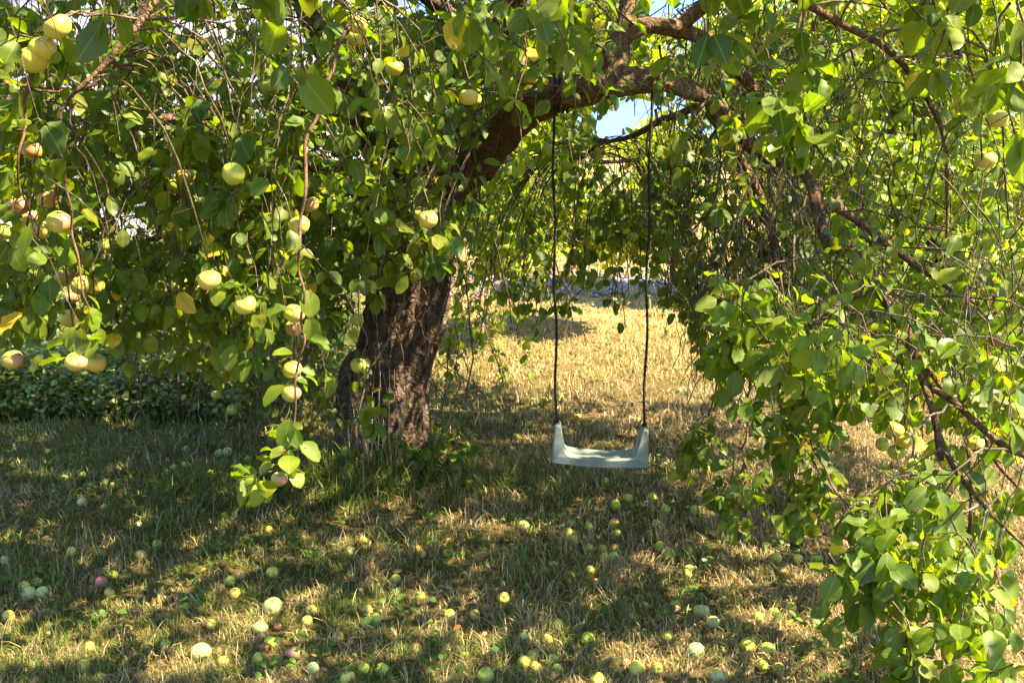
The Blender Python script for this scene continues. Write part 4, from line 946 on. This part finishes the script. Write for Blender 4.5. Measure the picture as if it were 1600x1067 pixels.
# ------------------------------------------------------------------ swing
def swing():
    YS = 3.95
    sl = P(869, 660, YS); sr = P(1007, 666, YS); bl = P(862, 716, YS); br = P(1010, 722, YS)
    c = (bl + br) / 2
    sw = empty('swing', (c.x, c.y, 0), 'pale grey-green moulded child swing seat on two dark ropes hanging from the bough', 'swing')
    m, n, l, b = mat_new('faded_swing_plastic')
    tc = N(n, 'ShaderNodeTexCoord'); n1 = N(n, 'ShaderNodeTexNoise', i_Scale=14, i_Detail=6.0, i_Roughness=.7); l.new(tc.outputs['Object'], n1.inputs['Vector'])
    r = ramp(n, [(.3, (.17, .21, .18)), (.6, (.25, .30, .26)), (.8, (.31, .36, .32))]); l.new(n1.outputs[0], r.inputs[0])
    n2 = N(n, 'ShaderNodeTexNoise', i_Scale=60, i_Detail=4.0); l.new(tc.outputs['Object'], n2.inputs['Vector'])
    r2 = ramp(n, [(.62, (0, 0, 0)), (.72, (1, 1, 1))]); l.new(n2.outputs[0], r2.inputs[0])
    col = mixc(n, l, r2.outputs[0], r.outputs[0], (.16, .19, .15)); l.new(col, b.inputs['Base Color']); b.inputs['Roughness'].default_value = .6
    bp = N(n, 'ShaderNodeBump', i_Strength=.25, i_Distance=.004); l.new(n2.outputs[0], bp.inputs['Height']); l.new(bp.outputs[0], b.inputs['Normal'])
    # outline of the seat's front in local x, z: a board sagging a little with a tapering horn at each end
    W = (br - bl).length; hw = W / 2; H = (sl - bl).length
    px2m = YS / F
    th = 13 * px2m
    prof = []
    nb = 14
    for i in range(nb + 1):
        t = -1 + 2 * i / nb; prof.append((t * hw * (1 if abs(t) < 1 else .995), -.011 * (1 - t * t) - .0))
    prof += [(hw, .02), (hw - .001, th), (hw - .004, H * .7), (hw - .007, H - .004), (hw - .012, H), (hw - .022, H), (hw - .027, H - .005), (hw - .033, H * .72), (hw - .043, th + .035), (hw - .050, th + .014), (hw - .062, th + .003), (hw - .082, th - .001)]
    for i in range(nb - 1, 0, -1):
        t = -1 + 2 * i / nb; prof.append((t * (hw - .086), th - .001 - .007 * (1 - t * t)))
    prof += [(-x, z) for (x, z) in reversed(prof[nb + 1:nb + 13])]
    Dp = .125; import bmesh
    bm = bmesh.new()
    layers = []
    for (yy, s) in ((-Dp / 2, 0), (-Dp / 2 + .006, 1), (0, 2), (Dp / 2 - .006, 1), (Dp / 2, 0)):
        lay = []
        for (x, z) in prof:
            # the horns narrow front to back as they rise
            f = max(0.0, (z - th) / (H - th)); yk = yy * (1 - .35 * f)
            ins = .004 if s == 0 else 0
            cx = x * (1 - ins / hw); cz = z + (ins if z < th * .6 else -ins)
            if s == 2 and abs(x) < hw - .09 and z > th * .5: cz -= .007
            lay.append(bm.verts.new((cx, yk, cz)))
        layers.append(lay)
    k = len(prof)
    for a_, b_ in zip(layers[:-1], layers[1:]):
        for i in range(k): bm.faces.new((a_[i], a_[(i + 1) % k], b_[(i + 1) % k], b_[i]))
    from mathutils.geometry import tessellate_polygon
    for lay in (layers[0], layers[-1]):
        for t in tessellate_polygon([[Vector((v.co.x, v.co.z, 0)) for v in lay]]):
            try: bm.faces.new([lay[i] for i in t])
            except ValueError: pass
    bmesh.ops.recalc_face_normals(bm, faces=bm.faces)
    me = bpy.data.meshes.new('seat'); bm.to_mesh(me); bm.free(); me.materials.append(m)
    seat = link('seat', me, sw, (0, 0, c.z))
    ang = math.atan2(br.z - bl.z, br.x - bl.x); seat.rotation_euler = (R(3), -ang, R(-2))
    me.polygons.foreach_set('use_smooth', np.zeros(len(me.polygons), bool))
    mr = plain('dark_rope', (.035, .03, .027), .9, .4, 120, .1, .6)
    org = Vector((c.x, c.y, 0))
    for (top, bot) in ((P(864, 140, 4.16), P(869.5, 662, YS)), (P(1018, 128, 4.12), P(1006.5, 668, YS))):
        npt = 150; V = []; pts = [top.lerp(bot, i / npt) + Vector((.004 * math.sin(i * .13), .003 * math.sin(i * .1), 0)) - org for i in range(npt + 1)]
        rr = [.0055 * (1 + .12 * math.sin(i * 1.9)) for i in range(npt + 1)]
        link('rope', tube_mesh('rope', pts, rr, mr, 7), sw)
        # knot where the rope enters the horn
        link('knot', tube_mesh('knot', [bot - org + Vector((0, 0, .022)), bot - org + Vector((0, 0, .010)), bot - org + Vector((0, 0, -.002))], [.007, .011, .008], mr, 8, .15), sw)
        # turns of rope wound round the bough
        bc = min((Vector(s) for s in SKEL), key=lambda s: (s - top).length)
        turns = []; rb = .070 if top.x < .4 else .044
        for i in range(80):
            a = i / 80 * 2 * math.pi * 4; turns.append(bc - org + Vector((-.035 + .07 * i / 80 + .004 * math.sin(a), rb * 1.08 * math.cos(a), rb * 1.08 * math.sin(a))))
        link('rope_winding', tube_mesh('rope_winding', turns, [.0065] * 80, mr, 6), sw)
swing()

# ------------------------------------------------------------------ grass
def patch(x, y, s, k):      # slow natural variation of the sward, 0..1
    return .5 + .25 * np.sin(x * s + k) * np.cos(y * s * .9 - k * 2) + .25 * np.sin(x * s * 2.3 - y * s * 1.7 + k * 3)
def blades(name, n, ymin, ymax, hl, wl, drymul, label, long_=False, xy=None, lean=.75, gold=False):
    if xy is None:
        # tufts: each has its own lean, height and share of dead blades
        per = 14; nt_ = n // per
        u = rng.random(nt_); ty = 1 / (1 / ymin - u * (1 / ymin - 1 / ymax)); tx = rng.uniform(-1, 1, nt_) * ((ty + .5) * .56 + .25)
        i = np.repeat(np.arange(nt_), per); n = len(i); sc_ = np.clip(ty / 4, .8, 2.5)[i]
        x = tx[i] + rng.normal(0, .022, n) * sc_; y = ty[i] + rng.normal(0, .022, n) * sc_
        ta = rng.uniform(0, 2 * np.pi, nt_)[i]; th_ = rng.uniform(.55, 1.35, nt_)[i]; td = rng.normal(0, .20, nt_)[i]
        a = ta + rng.normal(0, 1.1, n)
    else:
        x, y = xy; n = len(x); th_ = 1.0; td = 0; a = rng.uniform(0, 2 * np.pi, n)
    z = gh(x, y) - .004
    far = np.clip(y / 3.6, .8, 3.0)
    Ln = hl * rng.uniform(.4, 1.3, n) * th_ * (1 if long_ else np.clip(far, .9, 1.4)); wd = wl * rng.uniform(.5, 1.4, n) * far
    Ln = Ln * (.6 + .8 * patch(x, y, 2.3, .4)) if not long_ else Ln
    ln = np.abs(rng.normal(lean, .42, n)); ln = np.clip(ln, .05, 1.5)
    d = np.stack([np.cos(a), np.sin(a), np.zeros(n)], -1); tw_ = a + rng.normal(0, .6, n); side = np.stack([-np.sin(tw_), np.cos(tw_), rng.normal(0, .2, n)], -1)
    b = np.stack([x, y, z], -1); up_ = np.array([0, 0, 1.0])
    p1 = b + (d * np.sin(ln * .55)[:, None] + up_ * np.cos(ln * .55)[:, None]) * (Ln * .5)[:, None]
    p2 = p1 + (d * np.sin(ln * 1.35)[:, None] + up_ * np.cos(ln * 1.35)[:, None]) * (Ln * .5)[:, None]
    s = side * wd[:, None]
    V = np.stack([b - s, b + s, p1 + s * .8, p1 - s * .8, p2], 1)
    if long_:
        p3 = p2 + (d * np.sin(ln * 2.1)[:, None] + up_ * np.cos(ln * 2.1)[:, None]) * (Ln * .45)[:, None]
        V = np.stack([b - s, b + s, p1 + s * .9, p1 - s * .9, p2 + s * .6, p2 - s * .6, p3], 1)
        o7 = (np.arange(n) * 7)[:, None]
        q = np.concatenate([o7 + np.array([[0, 1, 2, 3]]), o7 + np.array([[3, 2, 4, 5]])]); t = o7 + np.array([[5, 4, 6]]); nv = 7
    else:
        o5 = (np.arange(n) * 5)[:, None]; q = o5 + np.array([[0, 1, 2, 3]]); t = o5 + np.array([[3, 2, 4]]); nv = 5
    dryness = drymul(x, y) + td + rng.normal(0, .20, n)
    g1 = np.array([.075, .120, .018]); g2 = np.array([.20, .26, .045]); d1 = np.array([.30, .215, .095]); d2 = np.array([.72, .56, .30])
    r = rng.random(n)[:, None]
    col = np.where((dryness > .5)[:, None], d1 + (d2 - d1) * r ** 1.5, g1 + (g2 - g1) * r)
    if gold: col = np.where((dryness > .5)[:, None], np.array([.38, .26, .085]) + np.array([.28, .22, .12]) * r, col)
    br = (rng.random(n) < .07)[:, None]; col = np.where(br, np.array([.12, .065, .035]), col)
    me = mesh_np(name, V.reshape(-1, 3), [q, t], M_BLADE); set_tint(me, np.repeat(col, nv, 0))
    return tag(link(name, me), label, None, None, 'stuff')
def dry_near(x, y): return .56 + .30 * (patch(x, y, 2.0, 1.1) - .5) + .5 * (patch(x, y, 5.5, 2.1) - .5) + .17 * np.clip(x, -1.5, 1.5)
def dry_mid(x, y): return .64 + .35 * (patch(x, y, 1.6, 3.1) - .5) + .20 * np.clip(x, -2.4, 1)
def dry_far(x, y): return .78 + .25 * (patch(x, y, .9, .3) - .5)
blades('lawn_grass', 165000, 2.3, 5.2, .064, .0018, dry_near, 'near lawn of tangled green and dry grass blades', lean=.95)
blades('shaded_grass', 110000, 4.8, 9.0, .044, .0017, dry_mid, 'shaded lawn grass around the trunk and behind the swing')
blades('meadow_grass', 100000, 7.2, 26, .055, .0018, dry_far, 'sunlit golden dry meadow grass behind the swing', lean=1.15, gold=True)
def clumps(name, nc, per, x0, x1, y0, y1, hl, label, dr, gold):
    gx = rng.uniform(x0, x1, nc); gy = rng.uniform(y0, y1, nc); c = np.repeat(np.arange(nc), per); n = len(c)
    blades(name, n, 0, 0, hl, .0022, dr, label, True, (gx[c] + rng.normal(0, .07, n), gy[c] + rng.normal(0, .07, n)), .55, gold)
clumps('meadow_clumps', 420, 26, -5, 6, 9.0, 20, .15, 'taller dry and green grass clumps in the meadow and along the path', lambda x, y: .62 + .35 * np.sin(x * 3 + y * 5), True)
# long dark tussocks round the foot of the trunk
n = 4200
cx = rng.choice([-1.35, -1.1, -.85, -.55, -.2, .1, .3, -1.6], n, p=[.18, .26, .22, .12, .10, .05, .03, .04]); x = cx + rng.normal(0, .13, n); y = 4.72 + rng.normal(0, .14, n) + .1 * np.abs(x + .8)
blades('trunk_tussock_grass', n, 0, 0, .12, .0016, lambda x, y: np.full(len(x), .12), 'long dark green grass tussocks at the foot of the trunk', True, (x, y), .7)
n = 900; x = rng.uniform(-6.5, -1.6, n); y = 6.0 + rng.normal(0, .16, n) + .25 * np.sin(x * 2)
blades('bed_edge_grass', n, 0, 0, .09, .0022, lambda x, y: np.full(len(x), .2), 'longer grass along the front edge of the ground cover', True, (x, y), .5)
# scattered taller weeds of grass in the near lawn
n = 3800; c = rng.integers(0, 130, n); gx = rng.uniform(-2.1, 2.1, 130); gy = rng.uniform(2.6, 5.0, 130)
blades('taller_grass', n, 0, 0, .065, .0013, lambda x, y: np.full(len(x), .12), 'scattered greener grass tufts in the near lawn', True, (gx[c] + rng.normal(0, .035, n), gy[c] + rng.normal(0, .03, n)), .65)
n = 5200; u = rng.random(n); y = 1 / (1 / 2.4 - u * (1 / 2.4 - 1 / 6)); x = rng.uniform(-1, 1, n) * (y + .5) * .56
blades('loose_straw', n, 0, 0, .075, .0013, lambda x, y: np.full(len(x), 1.1), 'loose pale dead straw lying in the lawn', True, (x, y), 1.05)
# dry stalks leaning against the trunk
def stalks(name, n, fx, fy, hmin, hmax, lean, label, colr=(.5, .42, .26)):
    Vs, Qs, base = [], [], 0
    for _ in range(n):
        x, y = fx(), fy(); z = float(gh(x, y)); h = random.uniform(hmin, hmax); e = Vector((x + random.gauss(0, lean), y + random.gauss(0, lean), z + h)); b = Vector((x, y, z))
        pts = bez(b, (b + e) / 2 + Vector((random.gauss(0, .05), random.gauss(0, .05), .06)) * h, e, 5, .008 * h)
        V, q = tube_arrays(pts, [.0022, .002, .0018, .0016, .0013, .0008], 3, 0, 0, base); Vs.append(V); Qs.append(q); base += len(V)
    me = mesh_np(name, np.vstack(Vs), np.vstack(Qs), plain(name + '_straw', colr, .8, .3, 5))
    tag(link(name, me), label, None, None, 'stuff')
stalks('dry_stalks', 36, lambda: random.uniform(-.82, -.55), lambda: 4.92 + random.gauss(0, .03), .15, .62, .07, 'pale dry stalks leaning against the foot of the trunk')
stalks('dead_stems', 260, lambda: random.uniform(-5.5, -1.7), lambda: random.uniform(6.3, 8.2), .2, .6, .1, 'brown dead stems standing in the ground cover', (.26, .19, .11))
stalks('hedge_stems', 700, lambda: random.uniform(-2.7, -1.15), lambda: random.uniform(6.6, 8.2), .4, 1.6, .22, 'dry thin stems of the thicket behind the trunk', (.30, .22, .13))

# ground cover bed at left, and other low broad leaves
def scatter_leaves(name, x, y, z, sz, mat, label, yel=.02, flat=.9, tone=(.4, .25), kind='stuff', parent=None, variants=LO):
    n = len(x); a = rng.uniform(0, 2 * np.pi, n)
    yd = np.stack([np.cos(a), np.sin(a), rng.normal(0, .45, n)], -1); up_ = np.stack([rng.normal(0, .5, n), rng.normal(-.2, .5, n), np.full(n, flat)], -1)
    t = np.stack([np.clip(rng.normal(tone[0], tone[1], n), 0, 1), (rng.random(n) < yel).astype(float) * rng.uniform(.5, 1, n), rng.random(n)], -1)
    me = leaves_mesh(name, np.stack([x, y, z], -1), frames(yd, up_), sz, t, variants, mat)
    o = link(name, me, parent)
    return tag(o, label, None, None, kind)
n = 46000; u = rng.random(n); y = 1 / (1 / 6.1 - u * (1 / 6.1 - 1 / 12.5)); x = rng.uniform(-1, 1, n); x = -1.75 - (y - 6.25) * .12 - np.abs(x) * (y * .45)
edge = np.clip((y - 6.05) / .25, .45, 1); hh = (.22 + .16 * patch(x, y, 1.7, .7) + .10 * patch(x, y, 6, 2) + .35 * sstep(7, 10, y)) * edge * np.clip((-1.6 - x) / .5, .2, 1)
z = gh(x, y) + hh * np.sqrt(rng.random(n)); scatter_leaves('ground_cover', x, y, z, rng.uniform(.028, .055, n), M_COVER, 'dark glossy evergreen ground cover bed at left')
n = 6000; x = rng.uniform(-3.0, -1.05, n); y = rng.uniform(6.6, 8.3, n); z = gh(x, y) + rng.random(n) ** 1.4 * 1.5 * (1 - ((x + 2.0) / 1.1) ** 2).clip(.1, 1)
scatter_leaves('thicket_leaves', x, y, z, rng.uniform(.03, .06, n), M_WEED, 'small leaves of the thicket behind the trunk', .05, .6, (.35, .25))
n = 900; c = rng.integers(0, 60, n); gx = rng.uniform(-2.2, 2.2, 60); gy = rng.uniform(2.7, 5.6, 60); x = gx[c] + rng.normal(0, .05, n); y = gy[c] + rng.normal(0, .045, n)
scatter_leaves('lawn_weeds', x, y, gh(x, y) + rng.uniform(.02, .05, n), rng.uniform(.018, .038, n), M_WEED, 'small clover and plantain leaves in the lawn', .03, 1.6, (.5, .25))
n = 480; x = rng.uniform(-2.6, 2.6, n); y = 1 / (1 / 2.5 - rng.random(n) * (1 / 2.5 - 1 / 7.5))
M_DEAD = leaf_material('dead_leaf', (.13, .065, .03), (.32, .20, .10), (.5, .16, .06), (.30, .21, .13), trans=.12, rough=.6, veins=False)
scatter_leaves('dead_leaves', x, y, gh(x, y) + rng.uniform(.012, .035, n), rng.uniform(.020, .045, n), M_DEAD, 'curled brown fallen leaves in the grass', .12, 1.8, (.5, .3))
# red and green low plants beside the path
n = 900; gx = rng.uniform(-2.6, 4.0, 26); gy = rng.uniform(10.6, 14.6, 26); c = rng.integers(0, 26, n); x = gx[c] + rng.normal(0, .16, n); y = gy[c] + rng.normal(0, .16, n); scatter_leaves('path_edge_plants', x, y, gh(x, y) + rng.random(n) * .14, rng.uniform(.03, .07, n), leaf_material('reddish_leaf', (.14, .2, .05), (.42, .24, .10), (.6, .12, .06), (.4, .3, .2), .3, 2, .5, False), 'low reddish plants along the front of the path', .3, .8, (.5, .35))

# ------------------------------------------------------------------ trees beyond
def back_tree(name, base, blobs, label, trunk_r, nl, size):
    g = float(gh(base[0], base[1])); t = empty(name, (base[0], base[1], g), label, 'tree', 'sunlit trees behind the swing')
    O = Vector((base[0], base[1], g))
    top = Vector(blobs[0][:3])
    pts, rad = smoothpath([O + Vector((0, 0, -.2)), O + Vector((.05, .03, .8)), O * .4 + top * .6, top], [trunk_r * 1.3, trunk_r, trunk_r * .7, trunk_r * .3], 6)
    o = link('trunk', tube_mesh('trunk', [p - O for p in pts], rad, M_BARK, 12, .25), t)
    P_, Y_, U_, S_, T_ = [], [], [], [], []
    Vs, Qs, bs = [], [], 0
    for (bx, by, bz, rx, ry, rz, frac) in blobs:
        c = Vector((bx, by, bz)); st = pts[len(pts) // 2 + random.randint(-3, 3)]
        pl, rl = smoothpath([st, (st + c) / 2 + Vector((0, 0, .15)), c], [trunk_r * .45, trunk_r * .3, trunk_r * .12], 5)
        link('branch', tube_mesh('branch', [p - O for p in pl], rl, M_LIMB, 7, .2), t)
        k = int(nl * frac / 14)
        for _ in range(k):
            u = Vector((random.gauss(0, 1), random.gauss(0, 1), random.gauss(0, 1))).normalized() * random.random() ** .4
            p = c + Vector((u.x * rx, u.y * ry, u.z * rz))
            e = p + Vector((random.gauss(0, .12), random.gauss(0, .12), -random.uniform(.1, .35)))
            V, q = tube_arrays([tuple(p - O), tuple((p + e) / 2 - O + Vector((.02, 0, .02))), tuple(e - O)], [.006, .005, .003], 3, 0, 0, bs); Vs.append(V); Qs.append(q); bs += len(V)
            for j in range(14):
                f = random.random(); q_ = p.lerp(e, f); a = random.uniform(0, 6.28)
                P_.append(tuple(q_ - O + Vector((math.cos(a), math.sin(a), 0)) * random.uniform(.01, .09))); Y_.append((math.cos(a), math.sin(a), random.uniform(-1.1, .2))); U_.append((random.gauss(.25, .5), random.gauss(-.3, .5), 1)); S_.append(size * random.uniform(.6, 1.15))
                T_.append((min(1, max(0, random.gauss(.5, .28))), 1.0 if random.random() < .02 else 0.0, random.random()))
    wp = np.array(P_) + np.array(O); px_, py_, _d = proj(wp)
    kp = ~(inpoly(px_, py_, SKY_GAP) | (inpoly(px_, py_, [(935, 230), (975, 230), (980, 268), (940, 268)])))
    P_, Y_, U_, S_, T_ = (np.array(a)[kp] for a in (P_, Y_, U_, S_, T_))
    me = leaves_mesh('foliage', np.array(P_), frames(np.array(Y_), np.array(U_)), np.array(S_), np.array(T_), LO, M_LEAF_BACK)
    o = link('foliage', me, t); o['kind'] = 'stuff'
    o = link('twigs', mesh_np('twigs', np.vstack(Vs), np.vstack(Qs), M_TWIG), t); o['kind'] = 'stuff'
def B(px, py, Y, rpx, ry_, rpy, frac):
    c = P(px, py, Y); return (c.x, c.y, c.z, rpx * Y / F, ry_, rpy * Y / F, frac)
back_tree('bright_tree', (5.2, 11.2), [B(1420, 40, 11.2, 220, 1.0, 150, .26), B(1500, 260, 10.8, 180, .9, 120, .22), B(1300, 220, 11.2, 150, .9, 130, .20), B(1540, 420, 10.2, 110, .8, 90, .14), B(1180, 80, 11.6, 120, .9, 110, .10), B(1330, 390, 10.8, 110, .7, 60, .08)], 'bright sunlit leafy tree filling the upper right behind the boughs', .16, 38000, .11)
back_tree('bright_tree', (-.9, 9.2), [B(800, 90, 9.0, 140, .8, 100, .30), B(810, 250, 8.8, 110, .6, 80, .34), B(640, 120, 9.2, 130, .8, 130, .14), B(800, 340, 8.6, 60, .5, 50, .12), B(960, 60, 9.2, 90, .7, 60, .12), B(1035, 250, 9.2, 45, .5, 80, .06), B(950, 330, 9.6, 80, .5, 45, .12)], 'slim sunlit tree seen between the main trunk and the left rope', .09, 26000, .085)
# distant wooded skyline
def treeline():
    n = 30000; x = rng.uniform(-120, 120, n); top = 2.0 + .7 * np.sin(x * .11) + .5 * np.sin(x * .37 + 1) + .3 * np.sin(x * .9)
    y = 120 + rng.normal(0, 2.5, n); z = gh(x, y) + rng.random(n) * top * (.85 + .15 * rng.random(n))
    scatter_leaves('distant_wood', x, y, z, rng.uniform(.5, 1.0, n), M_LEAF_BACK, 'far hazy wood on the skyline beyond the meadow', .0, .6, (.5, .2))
treeline()
